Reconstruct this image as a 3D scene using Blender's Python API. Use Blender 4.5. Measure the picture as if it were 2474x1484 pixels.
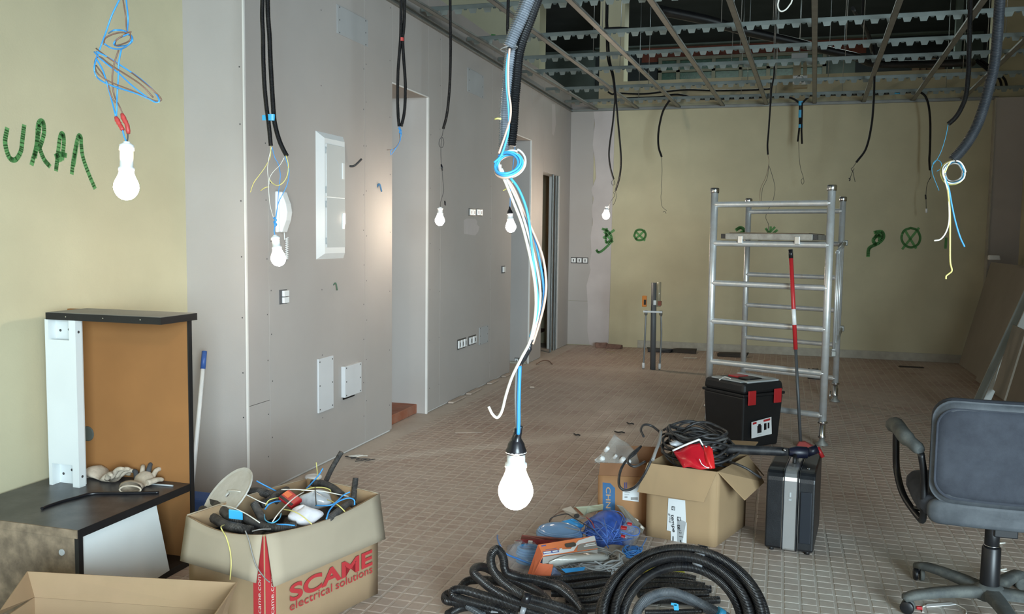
import bpy, math, random
from mathutils import Vector, Matrix
random.seed(7)
for o in list(bpy.data.objects): bpy.data.objects.remove(o)
SC = bpy.context.scene
COL = SC.collection
V = Vector
PI = math.pi

# ------------------------------------------------------------------ camera
F, CX, CY, H = 2150.0, 1237.0, 742.0, 1.45
def _cd(px, py): return V(((px-CX)/F, -(py-CY)/F, -1.0))
_y = _cd(1887, 577).normalized()
_h = _cd(887, 577-12.5).normalized()
_z = _y.cross(-_h).normalized()
if _z.y < 0: _z = -_z
_x = _y.cross(_z)
ROT = Matrix((_x, _y, _z))                      # world = ROT @ camera
CAM = V((0, 0, H))
def ray(px, py): return ROT @ _cd(px, py)
def onf(px, py, z=0.0):
    d = ray(px, py); return CAM + d*((z-H)/d.z)
def onx(px, py, X):
    d = ray(px, py); return CAM + d*(X/d.x)
def at(px, py, Y):
    d = ray(px, py); return CAM + d*(Y/d.y)
cam = bpy.data.cameras.new('camera'); camo = bpy.data.objects.new('camera', cam); COL.objects.link(camo)
cam.sensor_fit = 'HORIZONTAL'; cam.sensor_width = 36.0; cam.lens = 36.0*F/2474.0
cam.clip_start = 0.05; cam.clip_end = 100
m4 = ROT.to_4x4(); m4.translation = CAM; camo.matrix_world = m4
SC.camera = camo

# ------------------------------------------------------------------ light and exposure
SC.view_settings.view_transform = 'Standard'; SC.view_settings.look = 'None'
SC.view_settings.gamma = 1.0; SC.view_settings.use_curve_mapping = False
SC.view_settings.exposure = 0.0
w = bpy.data.worlds.new('world'); SC.world = w; w.use_nodes = True
w.node_tree.nodes['Background'].inputs[0].default_value = (0.72, 0.86, 1.0, 1)
w.node_tree.nodes['Background'].inputs[1].default_value = 1.0
def area(name, loc, rot, sx, sy, power, col):
    l = bpy.data.lights.new(name, 'AREA'); l.shape = 'RECTANGLE'; l.size = sx; l.size_y = sy
    l.energy = power; l.color = col
    o = bpy.data.objects.new(name, l); o.location = loc; o.rotation_euler = rot; COL.objects.link(o); return o
# daylight from the street, through the open shopfront behind and to the right of the camera
area('street_daylight', (4.6, -6.0, 2.3), (PI/2, 0, math.radians(30)), 4.0, 3.6, 1800, (0.74, 0.92, 1.0))
# added fill lamp, brightens the otherwise black roof space of the next room
area('next_room_fill', (-0.4, 13.2, 4.5), (0, 0, 0), 3.0, 1.5, 80, (0.8, 0.95, 0.9))
BULB_STRENGTH = 210.0

# ------------------------------------------------------------------ mesh helpers
def catmull(pts, n=8, closed=False):
    pts = [V(p) for p in pts]
    if len(pts) < 3 and not closed:
        return pts
    out = []; N = len(pts)
    rng = range(N) if closed else range(N-1)
    for i in rng:
        if closed:
            p0, p1, p2, p3 = pts[i-1], pts[i], pts[(i+1) % N], pts[(i+2) % N]
        else:
            p1, p2 = pts[i], pts[i+1]
            p0 = pts[i-1] if i > 0 else p1*2-p2
            p3 = pts[i+2] if i+2 < N else p2*2-p1
        for k in range(n):
            t = k/n
            out.append(0.5*((2*p1)+(p2-p0)*t+(2*p0-5*p1+4*p2-p3)*t*t+(3*p1-p0-3*p2+p3)*t**3))
    if not closed: out.append(pts[-1])
    return out

class MB:
    def __init__(s): s.v = []; s.f = []; s.uv = {}; s.sm = set()
    def quad(s, a, b, c, d):
        i = len(s.v); s.v += [V(a), V(b), V(c), V(d)]; s.f.append((i, i+1, i+2, i+3)); return s
    def poly(s, pts):
        i = len(s.v); s.v += [V(p) for p in pts]; s.f.append(tuple(range(i, i+len(pts)))); return s
    def hexa(s, p):            # 8 points: bottom 0-3 ccw, top 4-7
        i = len(s.v); s.v += [V(q) for q in p]
        for f in ((3, 2, 1, 0), (4, 5, 6, 7), (0, 1, 5, 4), (1, 2, 6, 5), (2, 3, 7, 6), (3, 0, 4, 7)):
            s.f.append(tuple(i+k for k in f))
        return s
    def box(s, x0, x1, y0, y1, z0, z1):
        return s.hexa([(x0, y0, z0), (x1, y0, z0), (x1, y1, z0), (x0, y1, z0), (x0, y0, z1), (x1, y0, z1), (x1, y1, z1), (x0, y1, z1)])
    def obox(s, o, ax, ay, az):   # corner o and three edge vectors
        o, ax, ay, az = V(o), V(ax), V(ay), V(az)
        return s.hexa([o, o+ax, o+ax+ay, o+ay, o+az, o+ax+az, o+ax+ay+az, o+ay+az])
    def cbox(s, c, ax, ay, az):   # centred
        c, ax, ay, az = V(c), V(ax), V(ay), V(az)
        return s.obox(c-(ax+ay+az)/2, ax, ay, az)
    def ext(s, pts, vec):      # extruded polygon
        pts = [V(p) for p in pts]; vec = V(vec); i = len(s.v); n = len(pts)
        s.v += pts+[p+vec for p in pts]
        s.f.append(tuple(range(i+n-1, i-1, -1))); s.f.append(tuple(range(i+n, i+2*n)))
        for k in range(n): s.f.append((i+k, i+(k+1) % n, i+n+(k+1) % n, i+n+k))
        return s
    def tube(s, pts, r, n=8, closed=False, cap=True, flat=None, smooth=True):
        pts = [V(p) for p in pts]; N = len(pts)
        if N < 2: return s
        rad = r if isinstance(r, (list, tuple)) else [r]*N
        tan = []
        for k in range(N):
            if closed: t = pts[(k+1) % N]-pts[k-1]
            else: t = pts[min(k+1, N-1)]-pts[max(k-1, 0)]
            if t.length < 1e-9: t = V((0, 0, 1))
            tan.append(t.normalized())
        up = V((0, 0, 1)) if abs(tan[0].z) < .9 else V((1, 0, 0))
        if flat is not None: up = V(flat)
        nrm = (up-tan[0]*up.dot(tan[0])).normalized()
        i0 = len(s.v); L = 0.0; f0 = len(s.f)
        for k in range(N):
            if k:
                L += (pts[k]-pts[k-1]).length
                nrm = nrm-tan[k]*nrm.dot(tan[k])
                nrm = nrm.normalized() if nrm.length > 1e-6 else tan[k].orthogonal().normalized()
            b = tan[k].cross(nrm)
            for j in range(n):
                a = 2*PI*j/n
                s.v.append(pts[k]+(nrm*math.cos(a)+b*math.sin(a))*rad[k])
                s.uv[len(s.v)-1] = (L, j/n)
        for k in range(N if closed else N-1):
            k2 = (k+1) % N
            for j in range(n):
                j2 = (j+1) % n
                s.f.append((i0+k*n+j, i0+k*n+j2, i0+k2*n+j2, i0+k2*n+j))
        if smooth: s.sm.update(range(f0, len(s.f)))
        if not closed and cap:
            s.f.append(tuple(i0+j for j in range(n-1, -1, -1)))
            s.f.append(tuple(i0+(N-1)*n+j for j in range(n)))
        return s
    def lathe(s, prof, o, n=20, ax=(0, 0, 1), smooth=True):
        ax = V(ax).normalized(); u = ax.orthogonal().normalized(); w_ = ax.cross(u); o = V(o)
        i0 = len(s.v); f0 = len(s.f)
        for (r, h) in prof:
            for j in range(n):
                a = 2*PI*j/n
                s.v.append(o+ax*h+(u*math.cos(a)+w_*math.sin(a))*max(r, 1e-5))
        for k in range(len(prof)-1):
            for j in range(n):
                j2 = (j+1) % n
                s.f.append((i0+k*n+j, i0+k*n+j2, i0+(k+1)*n+j2, i0+(k+1)*n+j))
        if smooth: s.sm.update(range(f0, len(s.f)))
        s.f.append(tuple(i0+j for j in range(n-1, -1, -1)))
        s.f.append(tuple(i0+(len(prof)-1)*n+j for j in range(n)))
        return s
    def cyl(s, a, b, r, n=12): return s.tube([a, b], r, n)
    def grid(s, P):            # rows of points -> smooth surface
        i0 = len(s.v); R = len(P); C = len(P[0]); f0 = len(s.f)
        for row in P: s.v += [V(p) for p in row]
        for a in range(R-1):
            for b in range(C-1):
                s.f.append((i0+a*C+b, i0+a*C+b+1, i0+(a+1)*C+b+1, i0+(a+1)*C+b))
        s.sm.update(range(f0, len(s.f)))
        return s
    def build(s, name, mat, parent=None, bevel=0, smooth=False, solid=0, seg=2, sub=0):
        off = worldloc(parent) if parent is not None else V((0, 0, 0))
        me = bpy.data.meshes.new(name)
        me.from_pydata([tuple(p-off) for p in s.v], [], s.f)
        if s.uv:
            uvl = me.uv_layers.new(name='UVMap')
            for lp in me.loops:
                if lp.vertex_index in s.uv: uvl.data[lp.index].uv = s.uv[lp.vertex_index]
        if mat is not None: me.materials.append(mat)
        if smooth:
            for p in me.polygons: p.use_smooth = True
        elif s.sm:
            for k in s.sm: me.polygons[k].use_smooth = True
        me.update()
        o = bpy.data.objects.new(name, me); COL.objects.link(o)
        if parent is not None: o.parent = parent
        if solid:
            md = o.modifiers.new('solid', 'SOLIDIFY'); md.thickness = solid; md.offset = 0
        if sub:
            md = o.modifiers.new('sub', 'SUBSURF'); md.levels = sub; md.render_levels = sub
        if bevel:
            md = o.modifiers.new('bevel', 'BEVEL'); md.width = bevel; md.segments = seg; md.limit_method = 'ANGLE'
        return o
def worldloc(o):
    p = V((0, 0, 0))
    while o is not None: p = p+o.location; o = o.parent
    return p
def tag(o, label, cat, group=None):
    o['label'] = label; o['category'] = cat
    if group: o['group'] = group
    return o
def root(name, loc, label, cat, group=None):
    o = bpy.data.objects.new(name, None); o.empty_display_size = .05; o.location = V(loc); COL.objects.link(o)
    return tag(o, label, cat, group)
def struct(o): o['kind'] = 'structure'; return o
def stuff(o): o['kind'] = 'stuff'; return o
def lab(o, l): o['label'] = l; return o
def text(name, s, o, xd, yd, size, mat, parent, depth=.0006, bold=0.0, space=1.0, align='LEFT', xs=1.0):
    cu = bpy.data.curves.new(name, 'FONT'); cu.body = s; cu.size = size; cu.extrude = 0; cu.offset = bold
    cu.space_character = space; cu.align_x = align
    t = bpy.data.objects.new(name, cu); COL.objects.link(t)
    dg = bpy.context.evaluated_depsgraph_get()
    me = bpy.data.meshes.new_from_object(t.evaluated_get(dg)); bpy.data.objects.remove(t)
    xd = V(xd).normalized(); yd = V(yd).normalized(); zd = xd.cross(yd); o = V(o)
    off = worldloc(parent)
    for v in me.vertices: v.co = o+xd*(v.co.x*xs)+yd*v.co.y+zd*depth-off
    me.materials.clear(); me.materials.append(mat); me.name = name
    ob = bpy.data.objects.new(name, me); COL.objects.link(ob); ob.parent = parent
    return ob

# ------------------------------------------------------------------ materials
MATS = {}
def srgb(c):
    if isinstance(c, str): c = [int(c[i:i+2], 16)/255 for i in (0, 2, 4)]
    return tuple(x/12.92 if x <= .04045 else ((x+.055)/1.055)**2.4 for x in c)+(1,)
def mat(key, col, rough=.6, metal=0.0, var=.12, scale=6.0, bump=0.0, bscale=60.0, dust=None, damt=.0, dscale=9.0, rib=0, emit=None, spec=.5, trans=0, alpha=1.0, coat=0):
    if key in MATS: return MATS[key]
    m = bpy.data.materials.new(key); m.use_nodes = True; nt = m.node_tree; N = nt.nodes; L = nt.links
    b = N['Principled BSDF']; c = srgb(col)
    b.inputs['Roughness'].default_value = rough; b.inputs['Metallic'].default_value = metal
    b.inputs['Specular IOR Level'].default_value = spec
    geo = N.new('ShaderNodeNewGeometry')
    src = None
    if var > 0:
        no = N.new('ShaderNodeTexNoise'); no.inputs['Scale'].default_value = scale; no.inputs['Detail'].default_value = 5
        L.new(geo.outputs['Position'], no.inputs['Vector'])
        mr = N.new('ShaderNodeMapRange'); mr.inputs[1].default_value = .3; mr.inputs[2].default_value = .7
        mr.inputs[3].default_value = 1-var; mr.inputs[4].default_value = 1+var*.6
        L.new(no.outputs['Fac'], mr.inputs[0])
        mx = N.new('ShaderNodeMix'); mx.data_type = 'RGBA'; mx.blend_type = 'MULTIPLY'; mx.inputs[0].default_value = 1
        mx.inputs[6].default_value = c; L.new(mr.outputs[0], mx.inputs[7]); src = mx.outputs[2]
    if dust:
        n2 = N.new('ShaderNodeTexNoise'); n2.inputs['Scale'].default_value = dscale; n2.inputs['Detail'].default_value = 8; n2.inputs['Roughness'].default_value = .7
        L.new(geo.outputs['Position'], n2.inputs['Vector'])
        r2 = N.new('ShaderNodeMapRange'); r2.inputs[1].default_value = .42; r2.inputs[2].default_value = .68
        r2.inputs[3].default_value = 0; r2.inputs[4].default_value = damt
        L.new(n2.outputs['Fac'], r2.inputs[0])
        m2 = N.new('ShaderNodeMix'); m2.data_type = 'RGBA'; L.new(r2.outputs[0], m2.inputs[0])
        if src: L.new(src, m2.inputs[6])
        else: m2.inputs[6].default_value = c
        m2.inputs[7].default_value = srgb(dust); src = m2.outputs[2]
    if src: L.new(src, b.inputs['Base Color'])
    else: b.inputs['Base Color'].default_value = c
    if rib:
        uv = N.new('ShaderNodeUVMap'); sx = N.new('ShaderNodeSeparateXYZ'); L.new(uv.outputs[0], sx.inputs[0])
        mu = N.new('ShaderNodeMath'); mu.operation = 'MULTIPLY'; mu.inputs[1].default_value = 2*PI/rib; L.new(sx.outputs[0], mu.inputs[0])
        si = N.new('ShaderNodeMath'); si.operation = 'SINE'; L.new(mu.outputs[0], si.inputs[0])
        bp = N.new('ShaderNodeBump'); bp.inputs['Strength'].default_value = .8; bp.inputs['Distance'].default_value = .0012
        L.new(si.outputs[0], bp.inputs['Height']); L.new(bp.outputs[0], b.inputs['Normal'])
    elif bump:
        nb = N.new('ShaderNodeTexNoise'); nb.inputs['Scale'].default_value = bscale; nb.inputs['Detail'].default_value = 4
        L.new(geo.outputs['Position'], nb.inputs['Vector'])
        bp = N.new('ShaderNodeBump'); bp.inputs['Strength'].default_value = bump; bp.inputs['Distance'].default_value = .004
        L.new(nb.outputs['Fac'], bp.inputs['Height']); L.new(bp.outputs[0], b.inputs['Normal'])
    if emit:
        b.inputs['Emission Color'].default_value = tuple(emit[0])+(1,); b.inputs['Emission Strength'].default_value = emit[1]
    if trans: b.inputs['Transmission Weight'].default_value = trans; b.inputs['IOR'].default_value = 1.3
    if alpha < 1: b.inputs['Alpha'].default_value = alpha
    if coat: b.inputs['Coat Weight'].default_value = coat
    MATS[key] = m; return m

GYP = mat('plasterboard', 'ADA8A4', .85, var=.07, scale=1.4, bump=.08, bscale=180, dust='A89F98', damt=.35, dscale=1.2)
GYPW = mat('white_board', 'CDCFD1', .8, var=.04)
JOINT = mat('joint_white', 'DCDAD6', .8, var=.05)
YEL = mat('yellow_paint', 'BDB698', .8, var=.10, scale=2.2, bump=.12, bscale=120, dust='B3AC90', damt=.5, dscale=1.6)
PLAST = mat('plaster_white', 'BDB6B4', .85, var=.08, scale=4)
SKIRT = mat('skirting_cement', 'A8A497', .9, var=.15, scale=12)
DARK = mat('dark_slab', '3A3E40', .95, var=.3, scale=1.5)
BRICK = mat('brick_red', '7A4436', .9, var=.3, scale=8)
CONC = mat('old_concrete', '6C7670', .9, var=.25, scale=3)
RAILM = mat('rail_zinc', '747D7A', .45, .35, var=.12, scale=14)
GALV = mat('galvanised_steel', 'B4BABA', .38, .9, var=.12, scale=14)
GALVD = mat('galvanised_dull', '8F8F8A', .55, .6, var=.14, scale=8)
ALU = mat('aluminium_tube', 'D2D5D6', .4, .55, var=.1, scale=12, dust='C6C3BC', damt=.8, dscale=14)
CHROME = mat('zinc', 'D0D2D4', .22, 1, var=.05)
BLK = mat('black_plastic', '17181A', .5, var=.2, scale=10)
BLKD = mat('black_dusty', '1B1C20', .5, var=.2, dust='5A5856', damt=.45, dscale=14)
COND = mat('black_conduit', '121316', .36, var=.15, rib=.0042, dust='3A3937', damt=.3, dscale=18)
CONDG = mat('grey_conduit', '22262B', .36, var=.1, rib=.0042, dust='3E4044', damt=.35, dscale=20)
BLUE = mat('blue_insulation', '3E96DC', .4, var=.04)
CYAN = mat('light_blue_insulation', '4FB4E4', .4, var=.04)
BROWN = mat('brown_insulation', '7E6152', .45, var=.05)
PINKW = mat('beige_pink_insulation', 'D6B4A2', .45, var=.04)
YGW = mat('yellow_green_insulation', 'D8CF7E', .45, var=.05)
WHITEW = mat('white_insulation', 'E4E2DA', .45, var=.04)
GREYW = mat('grey_insulation', '8E8D8B', .5, var=.06)
DKW = mat('dark_wire', '3B3A3A', .6, var=.1)
BTAPE = mat('blue_tape', '3FA8D8', .4, var=.06)
RTAPE = mat('red_tape', 'B8423E', .45, var=.1, scale=40)
KTAPE = mat('black_tape', '1A1A1E', .28, var=.1)
WPL = mat('white_plastic', 'E6E8E8', .35, var=.02)
WPLG = mat('white_gloss', 'D0D2D1', .06, var=.02, coat=.5)
SPRAY = mat('green_spray', '5C9E5A', .8, var=.1, scale=30, alpha=.72)
CARD = mat('cardboard', 'A2886A', .85, var=.08, scale=5, dust='94805F', damt=.4, dscale=3)
CARDI = mat('cardboard_pale', 'A59985', .85, var=.07, scale=5)
CARDD = mat('cardboard_dark', '8C6446', .85, var=.1, scale=5)
RED = mat('red_print', 'B23438', .6, var=.06)
HARDB = mat('hardboard', '946639', .7, var=.12, scale=3.5, bump=.05)
CHIP = mat('chipboard', '8A7A66', .9, var=.4, scale=22, dust='574C40', damt=.8, dscale=7)
LAMD = mat('dark_laminate', '34353A', .35, var=.12, dust='6A6A6A', damt=.4, dscale=8)
EDGEB = mat('black_edging', '17181B', .45, var=.2, scale=20)
MELW = mat('white_melamine', 'D6DCDC', .4, var=.03)
CLOTH = mat('work_glove_cotton', 'BDB09E', .95, var=.2, scale=40, bump=.3, bscale=200)
GREYF = mat('grey_rubber', '4A4D52', .8, var=.2, scale=40)
BLUEP = mat('blue_plastic', '35599C', .45, var=.06)
REDP = mat('red_plastic', 'B4282C', .4, var=.06)
GREYP = mat('grey_plastic', 'A9AEB0', .45, var=.06)
SILV = mat('brushed_silver', 'D5D8DA', .25, .8, var=.05)
BULBM = mat('bulb_glow', 'FFFFFF', .3, var=0, emit=((1.0, .83, .64), BULB_STRENGTH))
BULBM2 = mat('bulb_glow_clear', 'FFFFFF', .3, var=0, emit=((1.0, .83, .66), BULB_STRENGTH*1.9))

# ------------------------------------------------------------------ floor
XW, YB, ZC = -2.70, 11.60, 3.09          # plasterboard wall, back wall, ceiling frame height
def floor_mat(key, col, grout=False):
    m = bpy.data.materials.new(key); m.use_nodes = True; nt = m.node_tree; N = nt.nodes; L = nt.links
    b = N['Principled BSDF']
    geo = N.new('ShaderNodeNewGeometry'); P = geo.outputs['Position']
    def math_(op, a, b_=None):
        n = N.new('ShaderNodeMath'); n.operation = op
        for k, q in enumerate((a, b_)):
            if q is None: continue
            if isinstance(q, (int, float)): n.inputs[k].default_value = q
            else: L.new(q, n.inputs[k])
        return n.outputs[0]
    def noise(scale, det=6, rough=.6):
        n = N.new('ShaderNodeTexNoise'); n.inputs['Scale'].default_value = scale; n.inputs['Detail'].default_value = det; n.inputs['Roughness'].default_value = rough
        L.new(P, n.inputs['Vector']); return n.outputs['Fac']
    def rng(v, a, b_, c, d):
        n = N.new('ShaderNodeMapRange'); L.new(v, n.inputs[0])
        for k, q in zip((1, 2, 3, 4), (a, b_, c, d)): n.inputs[k].default_value = q
        return n.outputs[0]
    def mix(f, a, b_, mode='MIX'):
        n = N.new('ShaderNodeMix'); n.data_type = 'RGBA'; n.blend_type = mode
        for k, q in ((0, f), (6, a), (7, b_)):
            if isinstance(q, (int, float)): n.inputs[k].default_value = q
            elif isinstance(q, tuple): n.inputs[k].default_value = q
            else: L.new(q, n.inputs[k])
        return n.outputs[2]
    sep = N.new('ShaderNodeSeparateXYZ'); L.new(P, sep.inputs[0])
    c = srgb(col)
    if not grout:
        fx = math_('FLOOR', math_('DIVIDE', math_('SUBTRACT', sep.outputs[0], .126), .067))
        fy = math_('FLOOR', math_('DIVIDE', math_('SUBTRACT', sep.outputs[1], 3.963), .067))
        cb = N.new('ShaderNodeCombineXYZ'); L.new(fx, cb.inputs[0]); L.new(fy, cb.inputs[1])
        wn = N.new('ShaderNodeTexWhiteNoise'); wn.noise_dimensions = '2D'; L.new(cb.outputs[0], wn.inputs[0])
        cr = N.new('ShaderNodeValToRGB'); L.new(wn.outputs[0], cr.inputs[0])
        els = cr.color_ramp.elements; els[0].position = 0; els[0].color = srgb('94796B'); els[1].position = 1; els[1].color = srgb('B09A8B')
        e = els.new(.5); e.color = srgb('A2887A')
        base = cr.outputs[0]
        base = mix(rng(noise(60, 4), .35, .65, 0, .75), base, srgb('866C60'))
        base = mix(rng(noise(24, 5), .5, .7, 0, .5), base, srgb('B8AA9F'))
    else:
        base = mix(rng(noise(30, 4), .35, .65, 0, .6), c, srgb('98897E'))
    # site dust: broad patches and two trodden streaks
    base = mix(rng(noise(1.3, 8, .65), .36, .68, 0.15, .85), base, srgb('B3A598'))
    near = math_('MULTIPLY', rng(sep.outputs[1], 5.2, 3.6, 0, 1), rng(sep.outputs[0], -1.6, .3, .1, 1))
    base = mix(math_('MULTIPLY', near, rng(noise(3.5, 8, .7), .35, .65, .25, .95)), base, srgb('CBCAC2'))
    for (p, q, wd, am) in (((850, 1118), (1660, 1022), .10, .75), ((850, 1105), (1250, 905), .16, .6), ((1290, 885), (1720, 900), .22, .5), ((840, 1120), (700, 1172), .2, .6)):
        A = onf(*p); B = onf(*q); d = (B-A); ln = d.length; d.normalize(); nn = V((-d.y, d.x, 0))
        def dot(vv, off):
            n = N.new('ShaderNodeVectorMath'); n.operation = 'DOT_PRODUCT'; L.new(P, n.inputs[0]); n.inputs[1].default_value = tuple(vv)
            return math_('SUBTRACT', n.outputs['Value'], off)
        dist = math_('ABSOLUTE', math_('ADD', dot(nn, nn.dot(A)), math_('MULTIPLY', math_('SUBTRACT', noise(3, 6, .7), .5), wd*2.4)))
        al = dot(d, d.dot(A))
        inside = math_('MULTIPLY', rng(al, -.3, .2, 0, 1), rng(al, ln-.2, ln+.4, 1, 0))
        f = math_('MULTIPLY', math_('MULTIPLY', rng(dist, wd*.3, wd*1.1, 1, 0), inside), math_('MULTIPLY', rng(noise(9, 6), .3, .6, .5, 1), am))
        base = mix(f, base, srgb('C0B5A9'))
    L.new(base, b.inputs['Base Color'])
    L.new(rng(noise(5, 6), .3, .7, .42, .7), b.inputs['Roughness'])
    bp = N.new('ShaderNodeBump'); bp.inputs['Strength'].default_value = .25; bp.inputs['Distance'].default_value = .002
    L.new(noise(90, 3), bp.inputs['Height']); L.new(bp.outputs[0], b.inputs['Normal'])
    return m
TILE = floor_mat('stoneware_tile', '927669'); GROUT = floor_mat('floor_grout', 'C2B8AC', True)
floor = struct(MB().box(-4.8, 3.0, -2.2, 16.5, -.15, -.0016).build('floor', GROUT))
def tile_mesh(mb, ox, oy):
    s = .067; g = .0042; b = .003
    for i in range(5):
        for j in range(5):
            x0 = ox+i*s+g+random.uniform(-.001, .001); x1 = ox+(i+1)*s-g+random.uniform(-.001, .001); y0 = oy+j*s+g; y1 = oy+(j+1)*s-g; k = len(mb.v)
            mb.v += [V(q) for q in ((x0, y0, -.0016), (x1, y0, -.0016), (x1, y1, -.0016), (x0, y1, -.0016), (x0+b, y0+b, 0), (x1-b, y0+b, 0), (x1-b, y1-b, 0), (x0+b, y1-b, 0))]
            mb.f += [(k+4, k+5, k+6, k+7), (k, k+1, k+5, k+4), (k+1, k+2, k+6, k+5), (k+2, k+3, k+7, k+6), (k+3, k, k+4, k+7)]
cells = []
for i in range(-10, 8):
    for j in range(-5, 23):
        ox = .126+i*.335; oy = 3.963+j*.335
        if ox > 2.61 or oy > YB or (ox < XW-.04 and oy > 4.1): continue
        c = V((ox+.17, oy+.17, 0)); q = ROT.transposed() @ (c-CAM)
        u = CX+F*q.x/-q.z; v_ = CY-F*q.y/-q.z
        vis = -150 < u < 2620 and v_ < 1600
        cells.append((0 if vis else 1, oy, ox, oy))
cells.sort()
tm = MB(); tile_mesh(tm, 0, 0)
t0 = tm.build('tile', TILE, floor); t0.location = (cells[0][2], cells[0][3], 0)
for c in cells[1:290]:
    t = t0.copy(); COL.objects.link(t); t.location = (c[2], c[3], 0)
rest = MB()
for c in cells[290:]: tile_mesh(rest, c[2], c[3])
stuff(rest.build('tile_field', TILE, floor))

# ------------------------------------------------------------------ left plasterboard wall with three doorways
D1 = (5.946, 6.62, 2.525); D2 = (8.93, 9.66, 2.506); D3 = (10.19, 11.03, 2.20)
ZT = 3.34
wl = MB(); xb0, xb1 = -2.84, XW-.013
wl.box(xb0, xb1, 4.113, D1[0], 0, ZT); wl.box(xb0, xb1, D1[0], D1[1], D1[2]+.013, ZT)
wl.box(xb0, xb1, D1[1], D2[0], 0, ZT); wl.box(xb0, xb1, D2[0], D2[1], D2[2]+.013, ZT)
wl.box(xb0, xb1, D2[1], D3[0], 0, ZT); wl.box(xb0, xb1, D3[0], D3[1], D3[2], ZT); wl.box(xb0, xb1, D3[1], YB, 0, ZT)
wl.box(-3.07, XW-.12, 4.113, 4.23, 0, 4.6)
wall_left = struct(wl.build('wall_left', JOINT))
def yof(px, py=900): return onx(px, py, XW).y
G = .0016
def panel(y0, y1, z0, z1): return MB().box(XW-.013, XW, y0+G, y1-G, z0+G, z1-G).build('plasterboard_panel', GYP, wall_left)
ys = [4.1, yof(652), yof(882), D1[0]]
zs = onx(620, 977, XW).z
panel(ys[0], ys[1], .012, zs); panel(ys[0], ys[1], zs, ZT)
for a, b in zip(ys[1:-1], ys[2:]): panel(a, b, .015, ZT)
panel(D1[0], D1[1], D1[2], ZT)
ys2 = [D1[1], yof(1062), yof(1183), D2[0]]
for a, b in zip(ys2[:-1], ys2[1:]): panel(a, b, .012, ZT)
panel(D2[0], D2[1], D2[2], ZT); panel(D2[1], D3[0], .01, ZT); panel(D3[0], D3[1], D3[2], ZT); panel(D3[1], YB-.012, .01, ZT)
MB().box(-3.07, XW-.001, 4.1, 4.113, .01, 4.6).build('plasterboard_panel', GYP, wall_left)
# corner beads
MB().box(XW-.006, XW+.004, 4.094, 4.106, .01, ZT).build('corner_bead', JOINT, wall_left)
for d in (D1, D2):
    MB().box(XW-.012, XW+.005, d[1]-.005, d[1]+.014, .0, d[2]).build('corner_bead', JOINT, wall_left)
    MB().box(XW-.006, XW+.003, d[0]-.004, d[1]+.004, d[2]-.003, d[2]+.006).build('corner_bead', JOINT, wall_left)
# door linings: far jamb, head, passage walls and steps
for d, st in ((D1, .07), (D2, .0)):
    MB().box(-3.9, XW-.006, d[1]-.003, d[1]+.013, 0, d[2]).build('door_jamb', GYP, wall_left)
    MB().box(-3.9, XW-.012, d[0]-.013, d[0], 0, d[2]).build('door_jamb', GYP, wall_left)
    MB().box(-3.9, XW-.012, d[0], d[1], d[2], d[2]+.013).build('door_head', GYP, wall_left)
    MB().box(-3.95, -3.9, d[0]-.1, d[1]+.1, 0, d[2]+.1).build('passage_wall', GYP, wall_left)
TERRA = mat('terracotta', '9A5C42', .7, var=.2, scale=9, dust='A58C7C', damt=.5, dscale=5)
MB().box(-3.9, XW-.085, D1[0], D1[1], 0, .075).build('step', TERRA, wall_left, bevel=.004)
MB().box(-2.9, XW-.012, 9.6, 9.66, 0, .02).build('step', SKIRT, wall_left)
# third doorway: bare metal studs and a dim store behind
def stud(y0, y1, x0=-2.80):
    m = MB(); m.box(x0, XW-.002, y0, y0+.004, 0, D3[2]); m.box(x0, XW-.002, y1-.004, y1, 0, D3[2]); m.box(x0, x0+.004, y0, y1, 0, D3[2])
    m.box(XW-.006, XW-.002, y0, y0+.014, 0, D3[2]); m.box(XW-.006, XW-.002, y1-.014, y1, 0, D3[2])
    return m.build('metal_stud', GALV, wall_left)
stud(10.66, 10.72, XW-.014); stud(10.90, 10.97, XW-.03)
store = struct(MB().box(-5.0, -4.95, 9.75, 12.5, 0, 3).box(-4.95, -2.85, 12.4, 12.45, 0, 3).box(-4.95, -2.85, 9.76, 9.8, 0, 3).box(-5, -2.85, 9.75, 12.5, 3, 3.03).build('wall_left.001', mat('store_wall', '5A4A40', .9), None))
MB().box(-3.35, -3.31, 10.7, 11.75, 0.95, 2.3).build('hardboard_sheet', HARDB, store)
for k in range(4): MB().box(-3.4, -3.02, 10.75, 11.8, .16+k*.27, .2+k*.27).build('shelf_board', mat('store_wood', '5E4638', .8), store)
# screw heads
sc = MB()
def screws(yc, z0, z1, step=.28):
    z = z0
    while z < z1:
        p = V((XW, yc+random.uniform(-.004, .004), z)); sc.lathe([(.0001, 0), (.0045, .0004), (.0045, .0009)], p, 6, (1, 0, 0)); z += step+random.uniform(-.05, .05)
for yy in (ys[1], ys[2]):
    screws(yy-.02, .2, 3.2); screws(yy+.022, .3, 3.2)
for yy in (ys2[1], ys2[2]):
    screws(yy-.02, .2, 3.2, .35)
screws((ys[1]+ys[2])/2, .3, 3.2, .4); screws(D1[0]-.04, .2, 3.2, .4); screws(D1[1]+.06, .2, 2.5, .4)
z = .15
while z < 3.0:
    sc.lathe([(.0001, 0), (.0045, .0004), (.0045, .0009)], (XW-.028, 4.1, z), 6, (0, -1, 0)); z += .3+random.uniform(-.06, .1)
stuff(sc.build('screw_heads', mat('screw_grey', '4A4A4A', .5), wall_left))
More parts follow.
